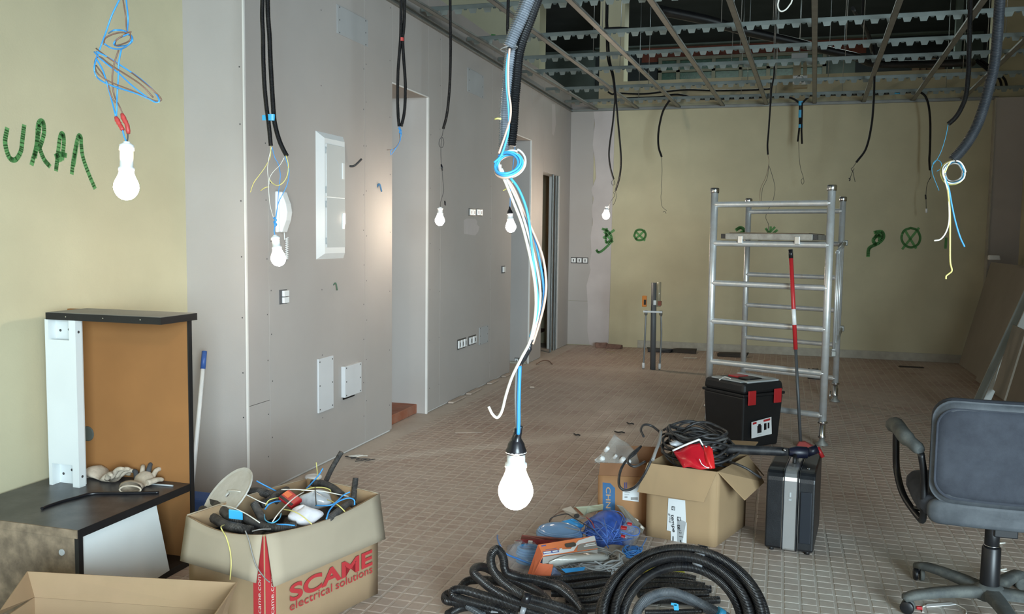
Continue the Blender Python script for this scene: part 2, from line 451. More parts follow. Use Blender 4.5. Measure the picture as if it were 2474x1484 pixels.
# white plaster dabs and scuffs
def dab(pts, X=XW, d=.0012, m=PLAST, name='plaster_patch', par=None):
    return MB().ext([onx(px, py, X) for px, py in pts], (d, 0, 0)).build(name, m, par or wall_left)
dab([(1121, 532), (1128, 528), (1148, 529), (1153, 535), (1152, 542), (1158, 549), (1155, 560), (1148, 569), (1135, 567), (1122, 565)])
dab([(1334, 252), (1341, 252), (1343, 300), (1338, 328), (1334, 324)])

# ------------------------------------------------------------------ near left yellow wall
wy = struct(MB().box(-3.3, -3.07, -2.2, 4.23, 0, 4.7).build('wall_left.002', YEL))
def spray(strokes, P, name, par, r=.016, nrm=(1, 0, 0), soft=True):
    m = MB()
    for st in strokes:
        pts = catmull([P(*q) for q in st], 6)
        for k in range(len(pts)-1):
            a, b = pts[k], pts[k+1]; t = (b-a)
            if t.length < 1e-5: continue
            t.normalize(); s = V(nrm).cross(t)*r; off = V(nrm)*.001
            m.quad(a-s+off-t*r*.3, b-s+off+t*r*.3, b+s+off+t*r*.3, a+s+off-t*r*.3)
    return m.build(name, SPRAY, par)
PY_ = lambda px, py: onx(px, py, -3.07)
for st in ([[(17, 310), (12, 345), (22, 380), (37, 386), (50, 365), (54, 335), (58, 303)]],
           [[(76, 398), (88, 350), (92, 300), (103, 294), (106, 320), (98, 350), (93, 356)], [(84, 380), (90, 340), (96, 298)], [(95, 358), (106, 385), (120, 402)]],
           [[(135, 412), (138, 385), (145, 330), (152, 325), (154, 345), (150, 385)], [(133, 378), (148, 372), (160, 376)], [(137, 388), (148, 384)]],
           [[(173, 420), (178, 380), (188, 332), (195, 332), (196, 350), (200, 380), (214, 420), (229, 455)], [(177, 400), (186, 345)]]):
    spray(st, PY_, 'spray_letter', wy, .011)

# ------------------------------------------------------------------ back wall
wb = MB(); T = .32
wb.box(-4.6, 2.9, YB, YB+T, 0, 3.2); wb.box(-2.02, 2.28, YB, YB+T, 3.2, 3.45)
wb.box(-4.6, -3.15, YB, YB+T, 3.2, 4.7); wb.box(-2.34, -2.02, YB, YB+T, 3.2, 4.7); wb.box(2.28, 2.9, YB, YB+T, 3.2, 4.7)
wall_back = struct(wb.build('wall_back', YEL))
yb = YB-.012
xg = at(1432, 500, YB).x
MB().box(XW, xg, yb, YB-.0001, .01, at(1400, 727, YB).z-G).build('plasterboard_panel', GYP, wall_back)
MB().box(XW, xg, yb, YB-.0001, at(1400, 727, YB).z+G, ZC+.1).build('plasterboard_panel', GYP, wall_back)
MB().ext([at(px, py, yb-.002) for px, py in [(1434, 266), (1437, 300), (1432, 350), (1437, 385), (1440, 430), (1429, 458), (1434, 480), (1430, 505), (1432, 540), (1427, 570), (1429, 610), (1424, 640), (1427, 652), (1417, 690), (1420, 740), (1419, 800), (1424, 832), (1434, 838), (1455, 836), (1470, 828), (1474, 700), (1479, 500), (1486, 266)]], (0, .0138, 0)).build('plaster_patch', PLAST, wall_back)
x0 = at(1540, 850, YB).x
MB().box(x0, 2.3, YB-.014, YB, 0, .10).build('skirting', SKIRT, wall_back, bevel=.003)
PB = lambda px, py: at(px, py, YB-.002)
for st, r in (([[(1455, 553), (1470, 560), (1478, 580), (1462, 600), (1447, 610), (1441, 604)], [(1458, 575), (1484, 556)], [(1460, 560), (1480, 585)], [(1466, 552), (1464, 585), (1474, 582)]], .016),
              ([[(1532, 570), (1538, 557), (1552, 556), (1560, 566), (1555, 578), (1540, 580), (1532, 570)], [(1536, 560), (1558, 581)], [(1558, 557), (1535, 578)]], .014),
              ([[(1778, 556), (1790, 550), (1800, 560), (1782, 566), (1798, 572)], [(1780, 570), (1800, 556)]], .02),
              ([[(1850, 552), (1862, 566), (1878, 556)], [(1862, 548), (1860, 568)], [(1855, 566), (1872, 549)]], .014),
              ([[(2112, 562), (2130, 560), (2134, 575), (2118, 590), (2110, 580), (2124, 566), (2126, 584)], [(2118, 590), (2100, 600), (2097, 620)], [(2114, 570), (2130, 574)]], .02),
              ([[(2200, 551), (2184, 558), (2178, 576), (2186, 592), (2202, 598), (2218, 590), (2223, 573), (2215, 556), (2200, 551)], [(2186, 556), (2213, 600)], [(2220, 551), (2180, 602)]], .014),
              ([[(2286, 575), (2284, 600)]], .014)):
    spray(st, PB if st[0][0][0] > 1500 else (lambda a, b: at(a, b, YB-.0165)), 'spray_mark', wall_back, r, (0, -1, 0))
PC = lambda px, py: at(px, py, YB-.002)
spray([[(1160+10*k, 100-4*(k % 2)), (1162+10*k, 84+5*(k % 3))] for k in range(6)], PC, 'spray_mark', wall_back, .03, (0, -1, 0))
# gypsum-clad pier and right wall
wr = struct(MB().box(2.62, 2.9, 2.0, YB, 0, 4.7).build('wall_right', YEL))
MB().box(at(2394, 400, YB).x, 2.62, YB-.11, YB-.0005, 0, ZC).build('plasterboard_panel', GYP, wall_back)
MB().box(at(2394, 400, YB).x-.012, at(2394, 400, YB).x, YB-.118, YB, 0, ZC).build('corner_bead', SKIRT, wall_back)

# ------------------------------------------------------------------ roof space: slab, far wall of the next room with its window
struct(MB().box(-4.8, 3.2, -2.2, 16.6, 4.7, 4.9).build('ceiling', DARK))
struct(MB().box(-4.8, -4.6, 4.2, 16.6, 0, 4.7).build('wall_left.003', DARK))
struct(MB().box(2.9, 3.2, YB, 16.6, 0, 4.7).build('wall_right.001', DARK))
FY = 15.6
fz = lambda py: at(1800, py, FY).z
wf = struct(MB().box(-4.8, 3.2, FY, FY+.3, 0, 4.7).build('wall_back.001', CONC))
MB().box(-2.4, 1.2, FY-.05, FY-.001, fz(142), fz(107)).build('brick_band', BRICK, wf)
MB().box(-3.2, 2.6, FY-.18, FY-.001, fz(107), fz(95)).build('lintel', CONC, wf, bevel=.01)
MB().box(-3.2, -1.9, FY-.04, FY-.001, fz(200), fz(120)).build('dark_panel', DARK, wf)
MB().box(1.05, 2.6, FY-.04, FY-.001, fz(215), fz(100)).build('dark_panel', DARK, wf)
win = MB(); wx = [at(p, 180, FY).x for p in (1597, 1640, 1725, 1790, 1856, 1920, 1990)]; z0, z1 = fz(230), fz(142)
FRAME = mat('window_frame_paint', '8A8674', .7); GREENG = mat('green_ribbed_glass', '3C5C4E', .3, var=.3, scale=25, bump=.5, bscale=40)
for x in wx: win.box(x-.03, x+.03, FY-.14, FY-.02, z0, z1)
win.box(wx[0]-.03, wx[-1]+.03, FY-.15, FY-.02, z1, z1+.05); win.box(wx[0]-.03, wx[-1]+.03, FY-.14, FY-.02, z1-.2, z1-.16)
window = struct(win.build('window_1', FRAME))
for a, b in zip(wx[:-1], wx[1:]):
    MB().box(a+.03, b-.03, FY-.09, FY-.08, z0, z1-.2).build('pane', GREENG, window); MB().box(a+.03, b-.03, FY-.09, FY-.08, z1-.16, z1).build('pane', GREENG, window)
PLK = mat('roof_plank', '5C4634', .85, var=.3)
for k, (pa, pb, c) in enumerate(((2205, 2222, 0), (2224, 2238, 1), (2241, 2262, 0), (2264, 2286, 1))):
    a = at(pa, 150, 14.6); b = at(pb, 150, 14.6)
    o = MB().box(a.x, b.x, 14.6+.03*k, 14.66+.03*k, 3.15, 4.15-.05*c).build('plank', PLK); tag(o, ('leftmost of four', 'second from left of four', 'third from left of four', 'rightmost of four')[k]+' brown planks upright above the back wall', 'plank', 'planks above the back wall')
MB().box(at(2308, 100, 13.0).x, at(2324, 100, 13.0).x, 13.0, 13.1, 0, 4.7).build('post', CONC, wf)
# front of the shop behind the camera: solid left half, lintel over the glazed right half
struct(MB().box(-3.3, -1.3, -2.15, -2.0, 0, 4.7).box(-1.3, 2.9, -2.15, -2.0, 3.05, 4.7).build('wall_front', YEL))

# ------------------------------------------------------------------ suspended ceiling frame
cf = root('ceiling_frame', (0, 9, ZC), 'open galvanised metal framework of toothed rails and flat channels for the missing ceiling', 'ceiling frame')
RZ = 3.135
def toothed_rail(y, x0, x1, ph):
    m = MB(); m.box(x0, x1, y-.001, y+.001, RZ, RZ+.032); m.box(x0, x1, y-.001, y+.014, RZ+.031, RZ+.033)
    p = .115; x = x0+ph; pts = []
    while x < x1-.1:
        t = -.010                                           # teeth bent slightly back
        m.hexa([(x+.012, y-t, RZ-.032), (x+.056, y-t, RZ-.032), (x+.056, y-t+.0016, RZ-.032), (x+.012, y-t+.0016, RZ-.032), (x, y-.001, RZ+.001), (x+.068, y-.001, RZ+.001), (x+.068, y+.001, RZ+.001), (x, y+.001, RZ+.001)])
        m.hexa([(x+.082, y-.006, RZ-.011), (x+.102, y-.006, RZ-.011), (x+.102, y-.004, RZ-.011), (x+.082, y-.004, RZ-.011), (x+.076, y-.001, RZ+.001), (x+.108, y-.001, RZ+.001), (x+.108, y+.001, RZ+.001), (x+.076, y+.001, RZ+.001)])
        x += p
    return m.build('toothed_rail', RAILM, cf)
rails = [5.3, 6.42, 7.46, 8.36, 9.06, 10.18, 11.15]
for k, y in enumerate(rails):
    r = toothed_rail(y, XW+.02, 2.55, .02+.017*k)
    hx = [-1.75+.13*(k % 3), -.52+.11*(k % 2), -.12, .62-.1*(k % 3), 1.72]
    for x in hx: MB().cyl((x, y+.016, RZ+.03), (x+.01, y+.016, 4.7), .0032, 6).build('hanger_rod', GALV, r)
def xch(px, py): p = onf(px, py, ZC); return p
chan = [((1437.7, 264), (1250, 120)), ((1539.6, 263), (1304, 96)), ((1641, 261), (1370, 0)), ((1745.7, 255), (1565, 0)), ((1852, 252), (1766, 0)), ((1968, 252), (1972, 0)), ((2086, 249), (2174, 0)), ((2206, 244), (2364, 0)), ((2335, 234), (2474, 100))]
for a, b in chan:
    A = onf(*a, z=ZC); x1 = A.x; y0 = 4.2; x0 = x1-.034*(YB-y0); w_ = .023; h = .016
    m = MB(); z = ZC+.004
    dx = V((x1-x0, YB-y0, 0)).normalized(); sx = V((dx.y, -dx.x, 0)); o = V((x0, y0, z)); Lg = dx*((YB-y0)-.01)
    m.obox(o-sx*w_, sx*2*w_, Lg, V((0, 0, .002))); m.obox(o-sx*w_, sx*.002, Lg, V((0, 0, h))); m.obox(o+sx*(w_-.002), sx*.002, Lg, V((0, 0, h)))
    m.obox(o-sx*w_+V((0, 0, h)), sx*.009, Lg, V((0, 0, .002))); m.obox(o+sx*(w_-.009)+V((0, 0, h)), sx*.009, Lg, V((0, 0, .002)))
    m.build('furring_channel', GALVD, cf)
tr = MB(); tr.box(XW+.001, XW+.004, 4.3, YB, ZC-.012, ZC+.022); tr.box(XW+.001, XW+.03, 4.3, YB, ZC-.014, ZC-.011); tr.box(XW+.001, XW+.03, 4.3, YB, ZC+.02, ZC+.023)
tr.build('perimeter_track', GALVD, cf)
tr = MB(); tr.box(XW, 2.34, YB-.02, YB-.016, ZC-.012, ZC+.022); tr.box(XW, 2.34, YB-.045, YB-.016, ZC-.014, ZC-.011); tr.box(XW, 2.34, YB-.045, YB-.016, ZC+.02, ZC+.023)
tr.build('perimeter_track', GALVD, cf)

# ------------------------------------------------------------------ things fixed to the walls
def wrect(pl, pr, pt, pb, X=XW):      # pixel box on the left wall -> y0,y1,z0,z1
    yc0 = onx(pl, (pt+pb)/2, X).y; yc1 = onx(pr, (pt+pb)/2, X).y
    return yc0, yc1, onx(pl, pb, X).z, onx(pl, pt, X).z
# distribution board
y0, y1, z0, z1 = wrect(763, 829, 316, 627)
r = root('distribution_board', (XW, (y0+y1)/2, z0), 'tall white flush fuse cabinet with two glossy doors on the plasterboard wall', 'fuse box')
MB().hexa([(XW, y0, z0), (XW, y0, z1), (XW, y1, z1), (XW, y1, z0), (XW+.022, y0+.07, z0+.035), (XW+.022, y0+.07, z1-.035), (XW+.022, y1-.02, z1-.035), (XW+.022, y1-.02, z0+.035)]).build('frame', WPL, r)
zm = onx(770, 475, XW).z; zt = onx(770, 345, XW).z; zb = onx(770, 598, XW).z
for a, b, hp in ((zm+.004, zt, 415), (zb, zm-.004, 535)):
    d = MB().box(XW+.0225, XW+.028, y0+.085, y1-.025, a, b).build('door', WPLG, r, bevel=.002)
    zh = onx(826, hp, XW).z
    MB().box(XW+.0285, XW+.034, y1-.07, y1-.045, zh-.05, zh+.05).build('handle', WPL, d, bevel=.002)
    for zz in (a+.04, b-.04): MB().cyl((XW+.026, y0+.08, zz-.02), (XW+.026, y0+.08, zz+.02), .004, 8).build('hinge', GREYP, d)
# entry phone
y0, y1, z0, z1 = wrect(664, 689, 462, 562)
r = root('entry_phone', (XW, y0, z0), 'white entry phone handset on the wall behind the second bulb', 'intercom')
MB().box(XW, XW+.02, y0, y0+.085, z0, z1).build('base', WPL, r, bevel=.006)
pf = [(0, .02), (.10, .03), (.3, .055), (.5, .065), (.7, .055), (.9, .03), (1, .02)]
hs = MB(); hs.ext([V((XW+.02, y0+.012, z0+(z1-z0)*.02))]+[V((XW+.02+b*.75, y0+.012, z0+(z1-z0)*a)) for a, b in pf]+[V((XW+.02, y0+.012, z0+(z1-z0)*.98))], (0, .06, 0))
hs.build('handset', WPL, r, bevel=.006)
c0 = onx(679, 562, XW)+V((.02, 0, 0)); cpts = []
MB().tube(catmull([c0, onx(680, 580, XW)+V((.02, 0, 0))], 6), .003, 6).build('cord', WPL, r)
cc = onx(683, 600, XW)+V((.02, .01, 0))
MB().tube([cc+V((.008*math.cos(k*.7), .008*math.sin(k*.7), .06-.12*k/90)) for k in range(91)], .0028, 5).build('coiled_cord', WPL, r)
# light switch
y0, y1, z0, z1 = wrect(677, 692, 703, 733)
r = root('light_switch', (XW, y0, z0), 'white double rocker switch without cover plate below the entry phone', 'switch')
MB().box(XW-.001, XW+.004, y0-.012, y1+.004, z0-.006, z1+.006).build('back_box', mat('box_grey', '5A5A5C', .6), r, bevel=.002)
zm = (z0+z1)/2
MB().box(XW+.004, XW+.02, y0+.012, y1, zm+.002, z1).build('rocker', WPL, r, bevel=.002); MB().box(XW+.004, XW+.02, y0+.012, y1, z0, zm-.002).build('rocker', WPL, r, bevel=.002)
y0, y1, z0, z1 = wrect(1212, 1218, 645, 658)
r = root('light_switch', (XW, y0, z0), 'small white single switch near the second doorway', 'switch')
MB().box(XW-.001, XW+.006, y0-.015, y1+.01, z0-.01, z1+.01).build('back_box', mat('box_grey', '5A5A5C', .6), r, bevel=.002); MB().box(XW+.006, XW+.016, y0+.01, y1, z0, z1).build('rocker', WPL, r, bevel=.002)
# access panels
def access(pl, pr, pt, pb, label, th=.012, dark=False, m=GYPW, grp=None):
    y0, y1, z0, z1 = wrect(pl, pr, pt, pb)
    r = root('access_panel', (XW, y0, z0), label, 'access panel', grp)
    MB().box(XW+.0005, XW+th, y0, y1, z0, z1).build('board', m, r, bevel=.002)
    for (a, b) in ((.08, .06), (.92, .06), (.08, .94), (.92, .94), (.08, .5), (.92, .5)):
        MB().lathe([(.0001, 0), (.005, 0), (.005, .001)], (XW+th, y0+(y1-y0)*a, z0+(z1-z0)*b), 8, (1, 0, 0)).build('screw', DKW, r)
    if dark: MB().box(XW+.001, XW+.008, y0+.02, y1-.06, z0-.018, z0-.001).build('gap', BLK, r)
GYP2 = mat('primed_board', 'A9ABAC', .8, var=.05)
access(766, 802, 868, 999, 'tall narrow white board screwed low on the plasterboard wall')
access(824, 864, 886, 961, 'small white board cover with a dark gap under it, low on the wall', .03, True)
access(1157, 1178, 792, 834, 'small pale board cover beside the low socket frames', .006, False, GYP2)
access(813, 888, 10, 80, 'large pale rectangular hatch high on the wall under the ceiling frame', .004, False, GYP2)
access(1129, 1168, 163, 221, 'small square hatch high on the wall with a white left edge', .004, False, GYP2)
# sockets without plates
def frame_sockets(P0, ud, vd, nd, n, label, w=.07, h=.07, grp=None, name='socket_frame'):
    r = root(name, P0, label, 'socket', grp)
    P0 = V(P0); ud = V(ud); vd = V(vd); nd = V(nd)
    MB().obox(P0-nd*.002, ud*(w*n), vd*h, nd*.006).build('mounting_frame', mat('frame_grey', '4C4A48', .5), r, bevel=.002)
    for k in range(n):
        MB().obox(P0+ud*(w*k+w*.12)+vd*h*.12+nd*.004, ud*w*.76, vd*h*.76, nd*.012).build('module', WPL, r, bevel=.003)
        MB().obox(P0+ud*(w*k+w*.42)+vd*h*.3+nd*.0165, ud*w*.16, vd*h*.4, nd*.001).build('slot', DKW, r)
    return r
def wp(px, py): return onx(px, py, XW)+V((.001, 0, 0))
a = wp(1104, 846); b = wp(1125, 838); frame_sockets(a, (0, 1, 0), (0, 0, 1), (1, 0, 0), 3, 'white triple socket in a bare frame low on the wall, left of the pair', (b.y-a.y)/3, .09)
a = wp(1131, 836); b = wp(1149, 830); frame_sockets(a, (0, 1, 0), (0, 0, 1), (1, 0, 0), 2, 'dark double socket frame low on the wall, nearest the pale cover', (b.y-a.y)/2, .085)
a = wp(1132, 522); b = wp(1146, 522); frame_sockets(a, (0, 1, 0), (0, 0, 1), (1, 0, 0), 2, 'white double socket above the plaster patch, left one', (b.y-a.y)/2, .07)
a = wp(1149, 522); b = wp(1163, 522); frame_sockets(a, (0, 1, 0), (0, 0, 1), (1, 0, 0), 2, 'dark framed double socket above the plaster patch, right one', (b.y-a.y)/2, .07)
a = at(1379, 636, yb-.001); b = at(1421, 637, yb-.001); frame_sockets(a, (1, 0, 0), (0, 0, 1), (0, -1, 0), 3, 'white triple socket on the plasterboard of the back wall', (b.x-a.x)/3, .08)
a = at(1243, 879, D2[1]-.001); frame_sockets(a, (1, 0, 0), (0, 0, 1), (0, -1, 0), 2, 'black framed socket low inside the second doorway', .05, .07)
# cable stubs poking from the wall
def stub(pts, m, label, r_=.006, cat='cable'):
    o = MB().tube(catmull(pts, 5), r_, 7).build('cable_stub', m); return tag(o, label, cat)
p = onx(845, 402, XW); stub([p+V((-.005, 0, 0)), p+V((.03, .01, .005)), p+V((.06, .05, .05))], DKW, 'short dark cable stub poking out beside the fuse cabinet', .007)
p = onx(912, 452, XW); stub([p+V((-.005, 0, 0)), p+V((.015, 0, .02)), p+V((.022, .02, -.03))], mat('stub_blue', '3E6E94', .5), 'short blue taped wire stub on the wall left of the first doorway', .006)
p = onx(806, 690, XW); stub([p+V((-.005, 0, 0)), p+V((.015, 0, .015)), p+V((.02, .01, -.03))], mat('stub_green', '4A6650', .5), 'tiny green wire end on the wall below the fuse cabinet', .0045)

# ------------------------------------------------------------------ hanging conduits, wires and bulbs
def px(pts, Y, k=1.0, ox=0, oy=0, wob=0.0, y2=None):
    out = []; n = len(pts)
    for i, (a, b) in enumerate(pts):
        yy = Y if y2 is None else Y+(y2-Y)*i/max(1, n-1)
        out.append(at(ox+a/k, oy+b/k, yy+wob*math.sin(i*2.1+a*.01)))
    return out
def up(pts, z=4.69):
    p = pts[0]; q = pts[1]
    e = p+(p-q).normalized()*min(.10, (p-q).length)
    return [V((e.x, e.y, z)), V((e.x, e.y, e.z+(z-e.z)*.5)), V((e.x, e.y, e.z+(z-e.z)*.1)), e]+pts
def wire(par, name, m, r_, pts, n=6, seg=6):
    return MB().tube(catmull(pts, seg), r_, n).build(name, m, par)
def conduit(par, pts, r_, m=None, n=10, seg=8, name='conduit'):
    return MB().tube(catmull(pts, seg), r_, n).build(name, m or COND, par)
def bulb(par, top, bot, cap=None, d=.068, m=None):
    top, bot = V(top), V(bot); ax = (top-bot); Lg = ax.length; ax.normalize(); s = d/.068
    g = [(0, 0), (12, 2.2), (21, 8), (28, 17), (32.5, 27), (34, 36), (32.5, 46), (28.5, 56), (24, 65), (20, 75), (18.5, 84)]
    MB().lathe([(a*s/1000, b*s/1000) for a, b in g], bot, 22, ax).build('bulb', m or BULBM, par)
    h0 = .084*s; h1 = Lg
    so = [(.0185*s, h0-.003), (.0215*s, h0), (.0215*s, h0+.007), (.018*s, h0+.009), (.0175*s, h1*.72+h0*.28), (.0205*s, h1*.68+h0*.32), (.0195*s, h1-.010), (.012*s, h1-.005), (.009*s, h1-.003), (.009*s, h1)]
    MB().lathe(so, bot, 18, ax).build('socket', WPL, par)
    if cap:
        c = [(.0195*s, h1-.016*s), (.0205*s, h1-.010*s), (.017*s, h1-.002*s), (.016*s, h1+.004*s), (.011*s, h1+.012*s), (.006*s, h1+.022*s), (.004*s, h1+.034*s)]
        MB().lathe(c, bot, 14, ax).build('tape_wrap', KTAPE, par)
def tape(par, c, w_, h_, m, d=None, name='tape'):
    c = V(c); d = d or w_
    n = 12; mb = MB()
    ring = [(w_/2*math.cos(2*PI*k/n), d/2*math.sin(2*PI*k/n)) for k in range(n)]
    mb.ext([c+V((a, b, -h_/2)) for a, b in ring], (0, 0, h_))
    return mb.build(name, m, par)

# A: tangled blue and brown pair, upper left
k = 2.968; Y = 2.1
r = root('pendant_bulb', at(290, 0, Y)+V((0, 0, .6)), 'lit bulb in a white holder on knotted blue and brown wires at upper left', 'light bulb')
top = px([(905, 0)], Y, k)[0]
A = lambda pts, w_=.012: px(pts, Y, k, 0, 0, w_)
wire(r, 'blue_wire', BLUE, .0023, up(A([(855, 0), (800, 115), (760, 230), (720, 340), (690, 420), (676, 490), (690, 545), (735, 585), (830, 625), (960, 665), (1060, 705), (1115, 733), (1142, 720), (1100, 650), (1000, 560), (890, 485), (780, 415), (690, 370)])))
wire(r, 'blue_wire', BLUE, .0023, A([(676, 372), (730, 430), (850, 525), (960, 625), (1060, 700), (1110, 728)], .02))
wire(r, 'blue_wire', BLUE, .0023, up(A([(905, 0), (918, 130), (915, 235), (945, 262), (948, 295), (910, 325), (840, 330), (816, 312), (850, 275), (930, 240)], .015)))
wire(r, 'blue_wire', BLUE, .0023, A([(780, 238), (820, 217), (890, 222), (945, 262), (930, 312), (870, 350), (800, 345), (750, 315)], .02))
wire(r, 'blue_wire', BLUE, .0023, A([(870, 355), (852, 450), (848, 560), (840, 680), (838, 760), (835, 835)], .006))
wire(r, 'blue_wire', BLUE, .0023, A([(690, 420), (735, 500), (768, 600), (798, 710), (830, 832)], .006))
wire(r, 'brown_wire', BROWN, .0022, up(A([(882, 0), (900, 110), (910, 220), (935, 250), (930, 290), (870, 318), (825, 325), (838, 285), (900, 245), (940, 228)], .01)))
wire(r, 'brown_wire', BROWN, .0022, A([(690, 348), (790, 425), (920, 505), (1060, 615), (1155, 708), (1110, 722), (960, 655), (780, 582), (695, 520), (680, 440), (715, 408), (800, 470), (1000, 600), (1100, 700)], .016))
wire(r, 'brown_wire', BROWN, .0022, A([(850, 360), (818, 460), (805, 560), (818, 680), (860, 770), (885, 830)], .006))
wire(r, 'brown_wire', BROWN, .0022, A([(745, 318), (760, 270), (850, 235), (935, 240)], .01)); wire(r, 'brown_wire', BROWN, .0022, A([(690, 470), (760, 570), (800, 690), (828, 740)], .006))
for pts in ([(830, 838), (848, 875), (862, 900), (882, 935)], [(874, 815), (892, 860), (912, 900), (921, 960)]):
    MB().tube(catmull(A(pts, 0), 3), [.0045, .006, .0075, .006, .0075, .0055, .0065, .006, .0065, .005][:10], 8).build('tape_splice', RTAPE, r)
wire(r, 'blue_wire', BLUE, .0024, A([(878, 930), (890, 975), (905, 1015)], 0)); wire(r, 'black_wire', DKW, .0022, A([(917, 958), (916, 985), (912, 1015)], 0))
bulb(r, A([(909, 1015)], 0)[0], A([(905, 1436)], 0)[0])

# B: two black conduits with blue tape, bulb below
k = 3.709; Y = 3.6
r = root('pendant_bulb', at(645, 0, Y)+V((0, 0, .6)), 'lit bulb hanging from two thick black conduits bound with blue tape', 'light bulb')
B = lambda pts, w_=0.0: px(pts, Y, k, 560, 0, w_)
conduit(r, up(B([(275, 0), (272, 150), (280, 320), (282, 500), (292, 750), (310, 950), (325, 1060), (338, 1180), (350, 1308)])), .0098)
conduit(r, up([p+V((0, .012, 0)) for p in B([(308, 0), (312, 150), (325, 320), (332, 500), (345, 750), (358, 950), (366, 1060), (385, 1160), (415, 1260), (450, 1340), (480, 1395)])]), .0105)
c = (at(560+345/k, 1053/k, Y)+V((0, .006, 0))); tape(r, c, .040, .028, BTAPE, .03)
MB().obox(at(560+268/k, 1078/k, Y)+V((0, .004, 0)), V((.02, 0, 0)), V((0, .0008, 0)), V((0, 0, .024))).build('tape', BTAPE, r)
k = 3.226
B = lambda pts, w_=.01: px(pts, Y, k, 560, 300, w_)
wire(r, 'yellow_wire', YGW, .0018, B([(303, 170), (303, 240), (285, 290), (250, 350), (205, 410), (170, 460), (145, 530)]))
wire(r, 'grey_wire', WHITEW, .0016, B([(312, 175), (290, 260), (279, 350), (286, 450), (290, 550), (300, 640), (326, 735)]))
wire(r, 'blue_wire', BLUE, .0018, B([(315, 180), (335, 260), (362, 310), (378, 390), (372, 470), (363, 540), (356, 650), (343, 745)]))
wire(r, 'blue_wire', BLUE, .0018, B([(413, 250), (432, 310), (447, 370), (435, 460), (400, 540), (365, 610), (348, 690), (336, 760)]))
wire(r, 'yellow_wire', YGW, .0022, B([(422, 245), (440, 310), (435, 390), (405, 450), (360, 478), (320, 462), (290, 425)]))
wire(r, 'grey_wire', WHITEW, .0015, B([(408, 262), (375, 320), (325, 370), (295, 420), (290, 470)])); wire(r, 'yellow_wire', YGW, .002, B([(292, 488), (260, 495), (225, 518)]))
MB().tube(catmull(B([(326, 730), (345, 748), (330, 765), (350, 785), (335, 770), (338, 800)], 0), 4), .0045, 7).build('wire_knot', BLUE, r)
wire(r, 'blue_wire', BLUE, .0028, B([(338, 790), (330, 830), (336, 866)], 0))
bulb(r, B([(336, 864)], 0)[0], B([(372, 1108)], 0)[0])

# C: pair bowed apart with red tape
k = 3.709; Y = 4.5
r = root('hanging_conduit', at(967, 0, Y)+V((0, 0, .6)), 'pair of black conduits bowed apart under a red tape, blue wire ends below', 'conduit')
C_ = lambda pts, w_=0.0: px(pts, Y, k, 560, 0, w_)
conduit(r, up(C_([(1518, 0), (1516, 200), (1512, 350), (1500, 500), (1490, 650), (1486, 850), (1490, 1020), (1499, 1132)])), .0086)
conduit(r, up([p+V((0, .01, 0)) for p in C_([(1543, 0), (1538, 200), (1526, 350), (1532, 500), (1543, 650), (1549, 800), (1540, 1000), (1512, 1132)])]), .0086)
tape(r, at(560+1519/k, 352/k, Y)+V((0, .005, 0)), .024, .018, RTAPE, .026)
wire(r, 'blue_wire', BLUE, .0018, C_([(1497, 1130), (1506, 1190), (1512, 1250), (1475, 1320), (1425, 1350), (1425, 1392)], .01)); wire(r, 'blue_wire', BLUE, .0018, C_([(1505, 1135), (1522, 1190), (1505, 1260), (1470, 1330), (1430, 1385)], .01)); wire(r, 'brown_wire', BROWN, .0014, C_([(1500, 1190), (1500, 1270), (1450, 1335), (1390, 1345)], .01))
MB().tube(catmull(C_([(1492, 1150), (1515, 1170), (1500, 1185), (1518, 1200), (1505, 1180)], 0), 4), .003, 6).build('wire_knot', BLUE, r)

# D: single conduit with a bulb near the wall
k = 2.967; Y = 5.9
r = root('pendant_bulb', at(1086, 0, Y)+V((0, 0, .6)), 'lit bulb on a thin dark wire under a curved black conduit, nearest the first doorway', 'light bulb')
D_ = lambda pts, w_=0.0: px(pts, Y, k, 900, 0, w_)
conduit(r, up(D_([(557, 0), (558, 150), (560, 350), (556, 550), (547, 700), (531, 830), (507, 925)])), .0098)
wire(r, 'grey_wire', DKW, .002, D_([(507, 925), (500, 970), (480, 1005), (478, 1045), (500, 1058), (512, 1020), (498, 985), (490, 1060), (492, 1180), (498, 1215), (505, 1300), (510, 1370), (488, 1450), (487, 1484)], .006))
MB().tube(D_([(492, 1178), (497, 1200), (500, 1226)]), [.005, .008, .004], 8).build('connector', KTAPE, r); MB().tube(D_([(518, 1440), (520, 1458), (521, 1476)]), [.004, .007, .006], 8).build('connector', KTAPE, r)
bulb(r, at(1064, 500, Y), at(1062, 545.5, Y))

# E: the central bundle with the big bulb
Y = 1.62
r = root('pendant_bulb', at(1265, 0, Y)+V((0, 0, .3)), 'largest lit bulb, low in the centre on long white and blue wires', 'light bulb')
RIB = mat('ribbed_conduit', '646A72', .18, var=.05, dust='9AA0A8', damt=.45, dscale=30, spec=.8)
def ribbed(par, pts, r_, m=RIB, pitch=.0042):
    P = catmull(pts, 24); L = [0]
    for a, b in zip(P[:-1], P[1:]): L.append(L[-1]+(b-a).length)
    n = int(L[-1]/pitch*3); out = []; rad = []; j = 0
    for i in range(n):
        s = L[-1]*i/(n-1)
        while j < len(L)-2 and L[j+1] < s: j += 1
        t = (s-L[j])/max(1e-9, L[j+1]-L[j]); out.append(P[j].lerp(P[j+1], min(1, t))); rad.append(r_*(1 if i % 3 else .86))
    return MB().tube(out, rad, 12, smooth=False).build('conduit', m, par)
k = 3.3
E_ = lambda pts, w_=0.0: px(pts, Y, k, 1150, 0, w_)
ribbed(r, up(E_([(420, 0), (372, 120), (310, 260), (262, 372)]), at(1280, 0, Y).z+.25), .0118)
